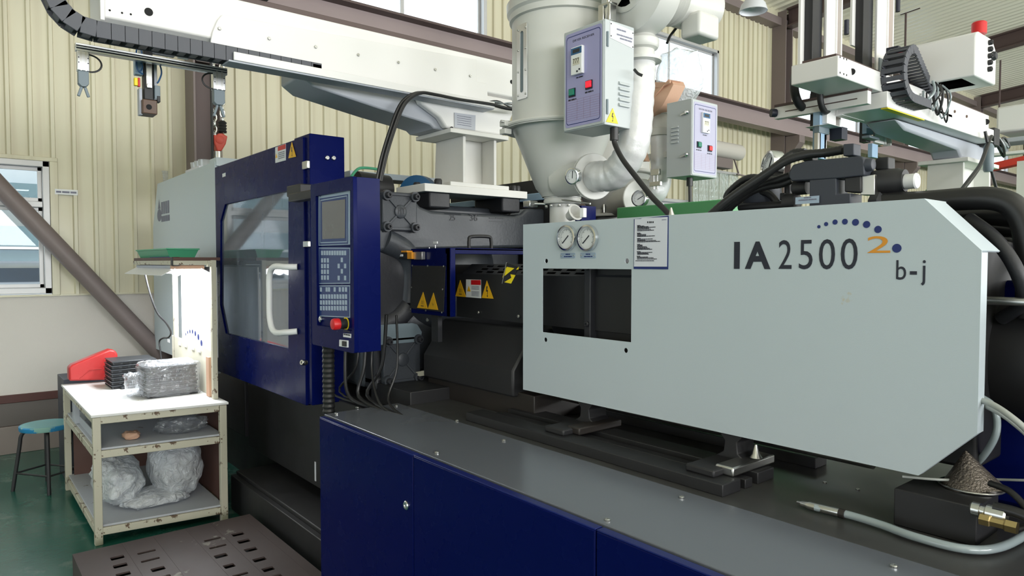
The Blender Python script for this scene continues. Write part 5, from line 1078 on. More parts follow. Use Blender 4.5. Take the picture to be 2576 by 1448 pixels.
MB().lathe([(.086, -.025), (.092, -.022), (.092, -.012), (.086, -.01)], (bc_.x, 2.17, bc_.z), (0, 1, 0), 40).build('inlet_ring', M_hop, bw)
MB().prism([(bc_.x + .07 * math.cos(t), 2.148, bc_.z + .07 * math.sin(t)) for t in (-2.2, -1.9, -1.55, -1.2)] + [(bc_.x + .01, 2.148, bc_.z - .01)], (0, -.003, 0)).build('inlet_opening', M_hole, bw)
MB().box((bc_.x - .16, 2.18, bc_.z - .09), (bc_.x - .03, 2.28, bc_.z + .08)).prism([(bc_.x - .05, 2.19, bc_.z - .1), (bc_.x + .09, 2.19, bc_.z - .1), (rb0.x + .06, 2.19, zf(80)), (rb0.x - .055, 2.19, zf(80))], (0, .09, 0)).build('outlet', M_hop, bw, bevel=.012)
mo = MB().lathe([(.10, .14), (.105, .15), (.105, .17)] + [(.09 + .012 * (k % 2), .175 + .012 * k) for k in range(6)] + [(.098, .25), (.1, .42), (.09, .45), (.05, .46)], (bc_.x + .01, 2.17, bc_.z), (0.12, 1, 0), 36).build('blower_motor', M_hop, HP)
MB().box((bc_.x + .06, 2.42, bc_.z - .16), (bc_.x + .16, 2.56, bc_.z - .06)).build('terminal_box', M_hop, mo, bevel=.014, seg=3)
MB().box((bc_.x + .06, 2.13, bc_.z - .055), (bc_.x + .08, 2.15, bc_.z - .03)).build('blue_clip', M_bluep, bw)
a = A(1712, 58, Y=2.5); MB().tube(smooth_path([a, A(1700, 72, Y=2.5), A(1685, 92, Y=2.48), A(1678, 108, Y=2.45)], 6), .006, 8).build('motor_cable', M_rub, HP)
MB().tube(smooth_path([A(1596, 175, Y=2.14), A(1605, 185, Y=2.14), A(1616, 190, Y=2.15)], 5), .006, 8).build('cable', M_rub, HP)

# ------------------------------------------------------------------ second dryer and the green machine behind
GM = thing('green_moulding_machine', (-2.6, 4.0, 0), 'green machine standing behind the big machine, its top just showing', 'machine')
YM = 3.45
MB().box((-3.1, YM, .3), (A(1815, 500, Y=YM).x, YM + .5, A(1740, 507, Y=YM).z)).build('green_guard', M_gmach, GM, bevel=.006)
MB().box((-3.2, YM + .02, .0), (-1.9, YM + 1.2, 1.15)).build('bed', M_charcoal, GM, bevel=.01); MB().box((-3.9, YM + .1, .9), (-3.0, YM + 1.2, 1.9)).build('barrel_housing', M_dark, GM, bevel=.01)
a = A(1830, 510, Y=3.9); MB().box((-2.62, 3.72, 1.15), (-2.3, 4.4, a.z - .02)).build('green_guard', M_gmach, GM, bevel=.006)
MB().box((-4.5, 3.3, 1.0), (-3.9, 3.9, 2.06)).build('blue_panel', M_blue, GM)
H2 = thing('drying_hopper', (-3.5, 3.85, 1.93), 'smaller grey drying hopper behind, with kraft paper over its top', 'hopper')
h2c = A(1532, 545, Y=3.85); h2c.z = 0
MB().lathe([(.16, 1.935), (.165, 1.94), (.165, 1.955), (.12, 1.96), (.12, 1.99), (.17, 2.02), (.30, 2.235)], h2c, n=48, closed=False).build('cone', M_hop, H2)
MB().lathe([(.30, 2.235), (.345, 2.238), (.35, 2.245), (.345, 2.262), (.30, 2.265)], h2c, n=48).build('flange', M_hop, H2)
MB().lathe([(.295, 2.265), (.295, 2.62), (.31, 2.63), (.31, 2.65), (.1, 2.7)], h2c, n=48).build('barrel', M_hop, H2)
MB().lathe([(.1, 1.8), (.1, 1.935)], h2c, n=32).build('neck', M_hop, H2)
MB().box((h2c.x - .5, 3.6, 1.6), (h2c.x + .7, 4.3, 1.8)).build('throat_block', M_dark, H2)
bolts([(h2c.x + .15, 3.75, 1.96), (h2c.x + .08, 3.71, 1.96)], ZU, .012, H2, M_zinc, .06)
tp = [A(1663, 283, Y=3.8), A(1663, 330, Y=3.8), A(1664, 400, Y=3.8), A(1663, 440, Y=3.8), A(1655, 475, Y=3.78), A(1635, 495, Y=3.76), A(1605, 500, Y=3.75)]
pth = smooth_path(tp, 8); MB().tube(pth, [.072 + .003 * (1 if (k // 3) % 2 else 0) for k in range(len(pth))], 24).build('wrapped_duct', M_foil, H2)
a = A(1663, 300, Y=3.8); MB().lathe([(.075, -.12), (.088, -.115), (.088, -.07), (.08, -.065), (.08, .02), (.09, .025), (.09, .06), (.06, .075), (.05, .12)], a, n=32).build('duct_joint', M_hop, H2)
a = A(1612, 500, Y=3.7); MB().lathe([(.13, 0), (.135, .004), (.135, .02), (.13, .024)], a, (.9, -.5, 0), 40).build('inlet_flange', M_hop, H2); MB().cyl(a, V(h2c.x, h2c.y, a.z), .1).build('inlet_stub', M_hop, H2)
a = A(1609, 499, Y=3.5); gauge(H2, a, (.2, -.95, 0), .055, 1.1, 'dial_thermometer')
a = A(1645, 430, Y=3.62); MB().box(a + V(-.02, -.01, -.03), a + V(.05, .01, .01)).box(a + V(-.03, -.01, -.10), a + V(.06, .01, -.07)).build('clamp', M_zinc, H2, bevel=.002); MB().cyl(a + V(0, 0, -.12), a + V(.0, 0, -.02), .006).cyl(a + V(.03, 0, -.12), a + V(.03, 0, -.02), .006).build('clamp_screws', M_zinc, H2)
bx2, q = control_box(H2, -2.815, -2.626, 3.6, 3.872, 2.14, 2.612, 'x', False, False)
for z in (2.53, 2.27): MB().lathe([(.014, 0), (.014, .012), (.008, .02)], (-2.655, 3.6, z), (0, -1, 0), 16).build('door_lock', M_chrome, bx2); MB().bar((-2.70, 3.588, z - .012), (-2.65, 3.588, z), .008, .008).build('lock_lever', M_zinc, bx2)
MB().box((-3.1, 3.75, 2.3), (-2.75, 3.8, 2.34)).build('box_arm', M_hop, H2)
g = A(1735, 452, Y=3.7); MB().cyl(g + V(0, 0, .03), g + V(0, 0, -.04), .02).build('cable_gland', M_rub, H2)
MB().tube([g, A(1736, 490, Y=3.7), A(1737, 560, Y=3.7)], .011, 10).build('power_cable', M_rub, H2)
a = A(1710, 195, Y=3.95)
mbp = MB(); n = 26
for i in range(9):
    for k in range(n):
        t = 2 * PI * k / n; ph = PI * i / 8; d = V(.9 * math.sin(ph) * math.cos(t), math.sin(ph) * math.sin(t), 1.15 * math.cos(ph)); mbp.v.append(a + d * (.17 + .03 * noise.noise(d * 3.1)))
for i in range(8):
    for k in range(n): q = i * n; mbp.f.append([q + k, q + (k + 1) % n, q + n + (k + 1) % n, q + n + k])
mbp.build('plastic_wrapped_blower', M_film2, H2)
# kraft paper bag over the hopper top
kb = thing('kraft_bag', tuple(A(1650, 250, Y=3.7)), 'crumpled brown kraft paper bag with dark marks over the rear hopper', 'paper bag')
Kp = lambda x, y, d=0: A(1540 + x * .23478, y * .23481, Y=3.68 + d)
fr_ = [(315, 880), (480, 880), (590, 880), (600, 850), (635, 860), (655, 905), (600, 1020), (540, 1130), (470, 1200), (400, 1270), (310, 1330), (312, 1100)]
mb = MB(); m_ = [Kp(x, y, .03 * math.sin(x * .05 + y * .03)) for x, y in fr_]; c = Kp(430, 1060, -.06)
mb.add(m_ + [c], [(i, (i + 1) % len(m_), len(m_)) for i in range(len(m_))]); m2 = [p + V(.02, .10, .0) for p in m_]; mb.add(m2 + [c + V(.02, .16, 0)], [((i + 1) % len(m2), i, len(m2)) for i in range(len(m2))])
mb.add(m_ + m2, [(i, i + len(m_), (i + 1) % len(m_) + len(m_), (i + 1) % len(m_)) for i in range(len(m_))]); mb.build('bag', M_kraft, kb, ang=1.1)
MB().prism([Kp(*q, -.015) for q in ((315, 935), (540, 945), (630, 890), (630, 860), (590, 885), (320, 890))], (0, -.012, 0)).build('fold', M_kraft, kb, bevel=.003)
lt = MB().tube(smooth_path([Kp(*q, -.05) for q in ((425, 1210), (395, 1230), (390, 1255), (420, 1245))], 4), .008, 6); lt.build('ink_mark', M_ink, kb); MB().tube([Kp(*q, -.01) for q in ((310, 1315), (345, 1295), (350, 1310))], .008, 6).build('ink_mark', M_ink, kb)
MB().prism([A(x, y, Y=3.62) for x, y in ((1605, 345), (1612, 360), (1625, 405), (1602, 405))], (0, .04, 0)).build('bag_tail', M_kraft, kb)
# rolled shade and strip curtain on the far wall
rs = thing('rolled_shade', (-6.9, 10.3, 3.5), 'cream rolled up shade on the wall under the crane runway', 'shade')
MB().lathe([(.0, 0), (.135, .0), (.137, .01), (.137, 1.6), (.1, 1.61)], (-6.88, 9.2, 3.51), (0, 1, 0), 30).build('roll', M_plaster, rs); MB().box((-7.0, 9.3, 3.2), (-6.8, 10.5, 3.36)).build('housing', M_steel, rs)
MB().bar((-6.85, 10.6, 3.4), (-6.85, 10.75, 3.15), .02, .02).bar((-6.85, 10.7, 3.13), (-6.85, 11.3, 3.10), .03, .02).build('bracket_arm', M_steel, rs)
sc_ = thing('strip_curtain', (-6.95, 10.4, 3.15), 'clear plastic strip curtain hanging below the cream rolled shade', 'curtain')
for k in range(9): MB().box((-6.96 + .012 * (k % 2), 9.6 + .145 * k, 1.5), (-6.957 + .012 * (k % 2), 9.75 + .145 * k, 3.14)).build('strip', M_curtain, sc_)
MB().box((-6.97, 9.6, 3.13), (-6.93, 10.93, 3.17)).box((-7.13, 9.7, 3.14), (-6.96, 9.74, 3.16)).box((-7.13, 10.8, 3.14), (-6.96, 10.84, 3.16)).build('curtain_rail', M_alum, sc_)

# ------------------------------------------------------------------ second robot, over the next machines at right
R2 = thing('takeout_robot', (-2.6, 8.0, 2.2), 'second white take-out robot at upper right with twin upright arms', 'robot')
X2 = -2.4
Z4 = lambda x, y, X=X2: A(1800 + x * .3729, y * .3729, X=X)
ya, yb_ = Z4(828, 440).y, Z4(1845, 800).y; z1, z0 = Z4(830, 370).z, Z4(830, 512).z
MB().box((X2 - .36, ya, z0), (X2, yb_, z1)).build('beam', M_rob, R2, bevel=.008)
MB().box((X2 - .3, ya + .05, z1), (X2 - .04, yb_, z1 + .03)).build('slide_rail', M_steeldk, R2, bevel=.003)
yc1 = Z4(1115, 660).y
MB().box((X2 - .36, yc1, z0 - .13), (X2 + .05, yb_ + .02, z0 - .005)).build('tray', M_rob, R2, bevel=.006)
MB().box((X2 - .005, yc1 + .03, z0 - .1), (X2 + .01, yb_ - .3, z1 - .03)).build('cover_plate', M_rob, R2, bevel=.002)
bolts([Z4(x, y, X2 + .012) for x, y in ((1240, 610), (1342, 650), (1436, 684), (1525, 720), (1612, 752), (1693, 785))], XU, .014, R2, M_brownp, .008)
MB().cyl(Z4(920, 484, X2 + .0), Z4(920, 484, X2 + .002), .024).build('cable_hole', M_hole, R2); MB().cyl(Z4(1825, 822, X2), Z4(1825, 822, X2 + .002), .03).build('cable_hole', M_hole, R2)
for x in (840, 865, 884):
    for dy in (-55, 50): 
        p = Z4(x, 440 + dy + (x - 840) * .37); MB().cyl(p, p + V(.001, 0, 0), .008, n=8).build('screw_hole', M_hole, R2)
MB().box((X2 - .36, yc1 + .0, z0 - .135), (X2 - .3, yc1 + .4, z0 - .128)).build('underside_edge', M_rob, R2)
a, b = Z4(1120, 735, X2), Z4(1290, 790, X2); MB().bar((X2 + .02, yc1 + .02, z0 - .133), (X2 + .02, yc1 + .75, z0 - .133), .05, .008).build('yellow_strip', M_yelbr, R2)
# arm bracket and pedestal
y3 = A(2420, 400, X=-2.6).y
MB().prism([(X2 - .33, y, z) for y, z in ((y3 - 1.95, z0 - .14), (y3 - 1.75, z0 - .21), (y3 - .5, z0 - .25), (y3 - .42, z0 - .32), (y3 + .42, z0 - .32), (y3 + .5, z0 - .14))], (.26, 0, 0)).build('arm_bracket', M_robgrey, R2, bevel=.02)
MB().box((X2 - .45, y3 - .46, z0 - .36), (X2 + .0, y3 + .46, z0 - .32)).build('pedestal_flange', M_plate, R2, bevel=.005)
for yy in (y3 - .40, y3 + .36): MB().prism([(X2 - .40, yy, 1.6), (X2 - .04, yy, 1.6), (X2 - .06, yy, z0 - .36), (X2 - .38, yy, z0 - .36)], (0, .04, 0)).build('pedestal', M_plate, R2, bevel=.004)
MB().box((X2 - .25, y3 - .36, 1.6), (X2 - .2, y3 + .36, z0 - .36)).build('pedestal_web', M_plate, R2)
# control housing on the carriage
a, b = A(2243, 165, X=-2.55), A(2272, 112, X=-2.55); jb = MB().box((-2.6, a.y, a.z), (-2.5, b.y, a.z + .16)).build('junction_box', M_ink, R2, bevel=.006); MB().box((-2.5, a.y, a.z + .09), (-2.49, a.y + .07, a.z + .13)).build('red_light', M_red, jb)
def px3(x, y, Y): return A(2200 + x * .2901, y * .29, Y=Y)
yq = 6.5; p0, p1 = px3(240, 640, yq), px3(880, 420, yq); zt = px3(880, 255, yq).z; zb = px3(865, 655, yq).z
hs = [(p0.x, zb), (p1.x, zb), (p1.x, zt)] + [(p1.x - .0, zt)] + [(p0.x + .06, zt), (p0.x + .02, zt - .02), (p0.x, zt - .07)]
prof = [(0, zb), (0, zt - .06), (.02, zt - .015), (.07, zt), (.34, zt), (.42, zt - .02), (.48, zt - .07), (.5, zt - .14), (.5, zb)]
MB().prism([(p0.x, yq + u, z) for u, z in prof], (p1.x - p0.x, 0, 0)).build('control_housing', M_rob, R2, bevel=.015, seg=3)
bolts([(p1.x, yq + .3, zb + .10 + .055 * k) for k in range(5)], XU, .022, R2, M_dark, .03, 'connector')
MB().lathe([(.035, 0), (.04, .01), (.03, .03)], (p1.x, yq + .4, zt - .14), XU, 16).build('socket', M_castdk, R2)
MB().lathe([(.055, 0), (.055, .09), (.045, .10)], (p1.x - .03, yq + .16, zt), n=24).build('alarm_lamp', M_red, R2, label='red alarm lamp')
MB().box((p0.x + .05, yq + .02, z1 + .03), (p1.x - .1, yq + .36, zb)).build('carriage', M_castdk, R2, bevel=.01)
# drag chain with its end loop
dc2 = MB().box((X2 + .02, yc1 + .08, z0 - .06), (X2 + .16, yc1 + .14, z0 - .0)).build('drag_chain', M_chaindk, R2)
yl, zl, rl = yc1 + .2, (z0 + z1) / 2 + .06, .19
pth = [V(X2 + .09, yl + .055 * k, zl - rl) for k in range(6, -1, -1)] + [V(X2 + .09, yl - rl * math.sin(t), zl - rl * math.cos(t)) for t in [.29 * k for k in range(1, 11)]] + [V(X2 + .09 - .010 * k, yl + .055 * k, zl + rl - .0125 * k) for k in range(23)]
lk2 = MB().box((-.085, -.026, -.034), (-.072, .03, .034)).box((.072, -.026, -.034), (.085, .03, .034)).box((-.075, -.018, -.034), (.075, .018, -.026)).box((-.075, -.016, .024), (.075, .016, .032)).build('chain_link', M_chain, None, bevel=.002)
for i in range(len(pth) - 1):
    m = (pth[i] + pth[i + 1]) / 2; d = pth[i + 1] - pth[i]; ang = math.atan2(-d.z, -d.y)
    if i == 0: lk2.parent = dc2; lk2.location = m - wloc(dc2); lk2.rotation_euler = (ang, 0, 0); WL[lk2.name] = m
    else: inst(lk2, m, dc2, (ang, 0, 0))
for k in range(6): MB().tube(smooth_path([V(-2.25, 6.35 + .05 * k, zb - .02), V(-2.22 + .03 * math.sin(k * 2), 6.3 + .07 * k, zb - .12), V(-2.28, 6.25 + .1 * k, zb - .2 - .02 * k), V(-2.34, 6.4 + .07 * k, zb - .08)], 5), .007 + .004 * (k % 3 == 0), 8).build('cable', M_rub if k % 2 else M_hose, R2)
# twin arms standing behind the beam
U4 = lambda x, y, X: A(1940 + x * .2901, y * .29006, X=X)
for i, (x0, x1, xt, top) in enumerate(((480, 598, 378, 3.86), (918, 1045, 818, 4.3))):
    XQ = -2.82
    a, b = U4(x0, 300, XQ), U4(x1, 300, XQ); t_ = U4(xt, 300, XQ)
    w_ = b.y - a.y
    MB().box((XQ - .02, a.y, 2.7), (XQ, b.y - w_ * .35, top)).box((XQ - .1, a.y + w_ * .62, 2.7), (XQ + .015, a.y + w_ * .68, top)).box((XQ - .1, b.y - .02, 2.7), (XQ + .02, b.y, top)).build('arm_channel', M_rob, R2, bevel=.003)
    MB().box((XQ - .1, a.y + w_ * .68, 2.7), (XQ - .05, b.y - .02, top)).build('arm_rail', M_kraft, R2)
    MB().box((XQ - .1, t_.y + .02, 3.05), (XQ - .03, t_.y + .13, top - .05)).build('arm_chain', M_chaindk, R2, bevel=.004)
    MB().box((XQ - .12, t_.y - .04, top - .75), (XQ - .1, t_.y + .06, top)).build('chain_guide', M_rob, R2)
    MB().box((XQ - .1, t_.y + .14, 2.7), (XQ - .04, a.y, top)).build('arm_back', M_castdk, R2)
    MB().lathe([(.02, 0), (.02, .12)], (XQ + .03, b.y + .05, top - (.33 if i == 0 else .35)), n=12).build('sensor', M_ink, R2)
MB().box((-2.825, U4(935, 300, -2.82).y, 3.33), (-2.81, U4(970, 300, -2.82).y, 3.47)).build('grey_label', M_castlt, R2)
a, b = U4(405, 900, -2.82), U4(455, 1300, -2.82); MB().box((-2.86, a.y, 2.45), (-2.80, b.y, 2.92)).build('lower_arm', M_steelblue, R2, bevel=.003)
a, b = U4(465, 920, -2.78), U4(540, 1090, -2.78); MB().box((-2.86, a.y, b.z), (-2.76, b.y, a.z)).build('lower_arm', M_rob, R2, bevel=.003)
a, b = U4(555, 800, -2.76), U4(640, 1005, -2.76); MB().box((-2.86, a.y, b.z), (-2.74, b.y, a.z)).build('arm_box', M_rob, R2, bevel=.003)
a, b = U4(460, 1080, -2.74), U4(625, 1140, -2.74); MB().box((-2.9, a.y, b.z + .02), (-2.7, b.y, a.z)).build('wrist_plate', M_rob, R2, bevel=.003)
a = U4(595, 1130, -2.74); MB().box((-2.8, a.y - .05, a.z - .08), (-2.7, a.y + .05, a.z + .02)).build('wrist', M_ink, R2)
a, b = U4(405, 1150, -2.8), U4(490, 1380, -2.8); MB().box((-2.83, a.y, b.z), (-2.8, a.y + .05, a.z)).box((-2.83, b.y - .06, b.z), (-2.8, b.y - .02, a.z)).build('gripper_rods', M_zinc, R2); MB().box((-2.83, a.y, b.z + .2), (-2.79, b.y, b.z + .26)).build('gripper', M_castlt, R2)
a, b = U4(832, 900, -2.8), U4(885, 1170, -2.8); MB().box((-2.84, a.y, b.z), (-2.8, b.y, a.z)).build('lower_arm', M_steelblue, R2, bevel=.003)
a, b = U4(893, 930, -2.78), U4(965, 1015, -2.78); MB().box((-2.84, a.y, b.z), (-2.77, b.y, a.z)).build('lower_arm', M_steelblue, R2); a, b = U4(890, 1010, -2.74), U4(1030, 1060, -2.74); MB().box((-2.9, a.y, b.z + .03), (-2.7, b.y, a.z)).build('wrist_plate', M_rob, R2, bevel=.003)
a, b = U4(845, 1170, -2.78), U4(930, 1215, -2.78); MB().box((-2.84, a.y, b.z), (-2.77, b.y, a.z)).build('gripper', M_castlt, R2, bevel=.003); a, b = U4(888, 1240, -2.78), U4(935, 1370, -2.78); MB().box((-2.83, a.y, b.z), (-2.79, b.y, a.z)).build('suction_rod', M_steelblue, R2, bevel=.003)
# cross slide below the beam
ys = 5.55; a, b = A(1948, 300, Y=ys), A(2110, 268, Y=ys); zt = A(1960, 268, Y=ys).z
MB().box((a.x, ys, a.z), (-2.42, ys + .06, zt)).build('cross_slide', M_rob, R2, bevel=.004); MB().box((a.x, ys - .005, zt), (-2.42, ys + .07, zt + .02)).box((a.x + .1, ys - .004, (zt + a.z) / 2 - .004), (-2.5, ys, (zt + a.z) / 2 + .004)).build('slide_rail', M_steeldk, R2)
MB().lathe([(.03, 0), (.035, .01), (.035, .05)], (a.x + .02, ys + .0, (zt + a.z) / 2), (-.6, -.8, 0), 18).build('bumper', M_ink, R2)
MB().box((-2.4, 6.2, zt - .02), (-2.35, 7.1, zt + .09)).build('cross_slide', M_rob, R2, bevel=.004)
# round cable loops under the beam's left end
c1 = U4(290, 760, -2.95); MB().tube([V(-2.95, c1.y + .17 * math.cos(t), c1.z + .17 * math.sin(t)) for t in [PI * .35 + 2 * PI * .8 * k / 24 for k in range(25)]], .035, 12).build('loop_chain', M_chaindk, R2)
c1 = U4(450, 830, -2.78); MB().tube([V(-2.76, c1.y + .09 * math.cos(t), c1.z + .13 * math.sin(t)) for t in [PI + PI * k / 14 for k in range(15)]], .025, 12).build('loop_chain', M_chaindk, R2)
# cables off the far end
e = V(X2 + .02, yb_ + .05, z0 - .12)
for k, (dx, dz) in enumerate(((-.1, -1.2), (-.13, -1.2))): MB().tube(smooth_path([e, A(2492, 345, X=-2.3), A(2468, 410, X=-2.25), A(2440, 450 + 3 * k, X=-2.2 - .02 * k), A(2412, 486, X=-2.2)], 6), .018, 10).build('cable', M_rub, R2)
MB().tube(smooth_path([A(2478, 330, X=-2.3), A(2487, 375, X=-2.28), A(2492, 420, X=-2.26), A(2508, 480, X=-2.24)], 6), .014, 10).build('cable', M_rub, R2); MB().lathe([(.035, -.18), (.045, -.16), (.045, .06), (.03, .09)], A(2487, 385, X=-2.28), n=20).build('cable_plug', M_castlt, R2)
for k in range(5): MB().tube(smooth_path([e + V(0, .05, .1), e + V(.05, .15 + .05 * k, -.02), e + V(.02, .3, -.12 + .05 * k), e + V(.0, .12, .0)], 5), .012, 8).build('wire', M_hose if k % 2 else M_rub, R2)
MB().box((X2 - .1, yb_ - .02, z0 - .16), (X2 + .06, yb_ + .14, z0 + .02)).build('end_block', M_dark, R2, bevel=.01)
# third robot behind, only its end showing
R3 = thing('takeout_robot', (-1.5, 12, 2.6), 'third robot at the right edge, a pale box over a grey rail', 'robot')
q = lambda x, y: A(x, y, Y=11.5)
a, b = q(2505, 335), q(2640, 250); MB().box((a.x, 11.5, a.z), (b.x, 12.2, b.z)).build('control_housing', M_rob, R3, bevel=.03)
a, b = q(2490, 368), q(2680, 335); MB().box((a.x, 11.3, a.z), (b.x, 11.7, b.z)).build('beam', M_robgrey, R3, bevel=.01); a, b = q(2480, 400), q(2680, 372); MB().box((a.x, 11.25, a.z), (b.x, 11.4, b.z)).build('tray_lip', M_rob, R3, bevel=.01)
a, b = q(2492, 385), q(2515, 368); MB().prism([(a.x, 11.2, a.z), (b.x, 11.2, a.z), ((a.x + b.x) / 2, 11.2, b.z)], (0, .02, 0)).build('orange_marker', M_orange, R3)
a, b = q(2560, 560), q(2640, 400); MB().box((a.x, 11.4, a.z), (b.x, 11.8, b.z)).build('pedestal', M_plate, R3)
rg = MB().bar(A(2482, 424, Y=13), A(2680, 380, Y=13), .2, .11).build('red_girder', M_redbeam, None, bevel=.01); tag(rg, 'red girder crossing behind at the right edge', 'girder')
g3 = thing('green_moulding_machine', (-4.0, 9.5, 0), 'far green machine showing as a strip under the second robot', 'machine')
MB().box((-4.4, 8.0, 0), (-1.2, 10.2, 2.2)).build('body', M_gmach, g3, bevel=.02); MB().box((-3.0, 8.3, 2.2), (-2.6, 9.8, 2.4)).build('platen', M_gmach, g3, bevel=.02)

# ------------------------------------------------------------------ packing table with its hutch
TB = thing('packing_table', (-5.05, 1.0, 0), 'chipped cream steel packing table with a lit backboard, left of the machine', 'table')
FL, FR, BL, BR = V(-4.49, .66, 0), V(-4.40, 1.32, 0), V(-5.72, .665, 0), V(-5.63, 1.325, 0)
def up_(p, z): return V(p.x, p.y, z)
for p in (FL, FR, BL, BR): MB().prism([(p.x + a, p.y + b, 0) for a, b in ((-.02, -.02), (.02, -.02), (.02, .02), (-.02, .02))], (0, 0, .728)).build('leg', M_chip, TB, bevel=.003)
def rail_(p, q, z, h=.042, w=.032, nm='rail', m=M_chip): 
    d = (q - p).normalized() * .02; return MB().bar(up_(p, z) + d, up_(q, z) - d, w, h).build(nm, m, TB, bevel=.003)
for z in (.71, .515, .075):
    rail_(FL, FR, z); rail_(BL, BR, z); rail_(FL, BL, z); rail_(FR, BR, z)
def slab(z, t, out, nm, m):
    e1 = (FL - BL).normalized() * out; e2 = (FR - FL).normalized() * out
    MB().prism([up_(p, z) for p in (FL + e1 - e2, FR + e1 + e2, BR - e1 + e2, BL - e1 - e2)], (0, 0, t)).build(nm, m, TB, bevel=.002)
slab(.731, .014, .028, 'table_top', M_tabletop); slab(.537, .012, .0, 'middle_shelf', M_board); slab(.097, .012, .0, 'bottom_shelf', M_board)
MB().prism([up_(BL, .1) + V(.03, .03, 0), up_(BR, .1) + V(.03, -.03, 0), up_(BR, .53) + V(.03, -.03, 0), up_(BL, .53) + V(.03, .03, 0)], (.01, 0, 0)).build('back_panel', M_brown, TB)
MB().prism([up_(BR, .1) + V(.02, .012, 0), up_(FR, .1) + V(-.02, .012, 0), up_(FR, .53) + V(-.02, .012, 0), up_(BR, .53) + V(.02, .012, 0)], (0, .008, 0)).build('side_panel', M_brown, TB)
MB().prism([up_(BR, .54) + V(.02, .012, 0), up_(FR, .54) + V(-.02, .012, 0), up_(FR, .7) + V(-.02, .012, 0), up_(BR, .7) + V(.02, .012, 0)], (0, .008, 0)).build('side_panel', M_brown, TB)
for k in (.30, .36): 
    p = FL.lerp(BL, 1 - k); MB().box((p.x - .012, p.y - .01, .55), (p.x + .012, p.y + .02, .69)).build('divider', M_board, TB, bevel=.002)
MB().box((-5.3, .68, .55), (-4.52, .685, .6)).build('low_edge', M_board, TB)
# hutch posts, boards and shelf along the machine side
for p in (V(-4.53, 1.315, .745), V(-5.52, 1.335, .745)): MB().box((p.x - .018, p.y - .015, .745), (p.x + .018, p.y + .015, 1.615)).build('hutch_post', M_chip, TB, bevel=.002)
MB().box((-4.545, 1.28, 1.575), (-4.515, 1.33, 1.612)).box((-5.54, 1.1, 1.575), (-5.5, 1.35, 1.612)).build('hutch_rail', M_chip, TB, bevel=.002)
MB().box((-5.65, 1.09, 1.612), (-4.53, 1.36, 1.632)).build('hutch_shelf', M_brown, TB, bevel=.002); MB().box((-5.65, 1.085, 1.585), (-4.60, 1.10, 1.612)).box((-4.55, 1.09, 1.585), (-4.53, 1.33, 1.612)).build('shelf_edge', M_chip, TB, bevel=.002)
MB().box((-4.60, 1.088, 1.58), (-4.555, 1.13, 1.634)).build('shelf_bracket', M_dark, TB, bevel=.002)
wb = MB().box((-5.36, 1.335, 1.0), (-4.55, 1.345, 1.57)).build('white_panel', M_white, TB, bevel=.001)
PB = lambda x, y: A(320 + x * .2141, 610 + y * .2141, Y=1.335)
for x, y, r in ((690, 1075, 17), (712, 1052, 20), (738, 1042, 23), (768, 1044, 26), (801, 1066, 32), (837, 1108, 36), (873, 1182, 40)):
    c = xz(PB(x, y)); q = xz(PB(x, y - r)); flat(MB(), (0, 1.335, 0), XU, ZU, circle(c[0], c[1], (q[1] - c[1]) * .95, q[1] - c[1], n=20), .0008).build('blue_dot', M_inkblue, wb, smooth=False)
cb = MB().prism([(-5.58, 1.32, .747), (-4.55, 1.325, .747), (-4.55, 1.325, 1.035), (-5.58, 1.32, 1.06)], (0, .012, 0)).build('cream_board', M_creamb, TB, bevel=.001)
for x, y in ((485, 1152), (615, 1185), (683, 1205), (768, 1235), (843, 1265)):
    c = A(320 + x * .2141, 610 + y * .2141, Y=1.318); MB().box((c.x - .03, 1.317, c.z - .012), (c.x + .035, 1.3185, c.z + .012)).build('tape', M_white, cb)
MB().box((-4.66, 1.30, .747), (-4.60, 1.318, 1.0)).build('stacked_board', M_kraft, TB, bevel=.002)
# fluorescent work lamp under the shelf
LM = thing('work_lamp', (-5.1, 1.16, 1.55), 'three tube fluorescent work lamp glowing under the hutch shelf', 'lamp')
MB().box((-5.62, 1.10, 1.565), (-4.62, 1.27, 1.583)).build('ballast_box', M_robgrey, LM, bevel=.003); MB().box((-4.62, 1.09, 1.56), (-4.585, 1.28, 1.584)).build('end_plate', M_kraft, LM, bevel=.002)
MB().plate((-5.66, 1.03, 1.522), XU, V(0, .08, .045).normalized(), rect(0, 0, 1.08, .092), t=.003).build('reflector', M_lampwh, LM)
MB().plate((-4.58, 1.34, 1.522), V(-1, 0, 0), V(0, -.08, .045).normalized(), rect(0, 0, 1.08, .092), t=.003).build('reflector', M_lampwh, LM)
for y in (1.12, 1.185, 1.25): MB().cyl((-5.6, y, 1.545), (-4.6, y, 1.545), .014, n=14).build('tube', M_tube, LM)
for y in (1.105, 1.168, 1.232): MB().lathe([(.03, 0), (.032, .01), (.024, .05), (.016, .055)], (-4.59, y + .015, 1.548), (-1, 0, 0), 18).build('tube_cap', M_tube, LM)
al = area('work_lamp_light', (-5.1, 1.185, 1.528), (0, 0, -1), .98, .16, 17, (.95, .98, 1)); al.parent = None
tag(MB().tube(smooth_path([A(365, 690, Y=1.1), A(378, 740, Y=1.12), A(395, 785, Y=1.16), A(418, 812, Y=1.22), A(430, 835, Y=1.27), A(424, 848, Y=1.28), A(410, 850, Y=1.28), A(401, 858, Y=1.27), A(403, 880, Y=1.27), A(406, 905, Y=1.27)], 7), .0062, 10).build('lamp_cord', M_rub, None), 'lamp cord hanging from the work lamp down to the table', 'cord')
gt = thing('green_basket', tuple(A(400, 643, Y=1.2)), 'translucent green plastic basket on the hutch shelf', 'basket')
o = V(-5.63, 1.10, 1.632)
bs = MB()
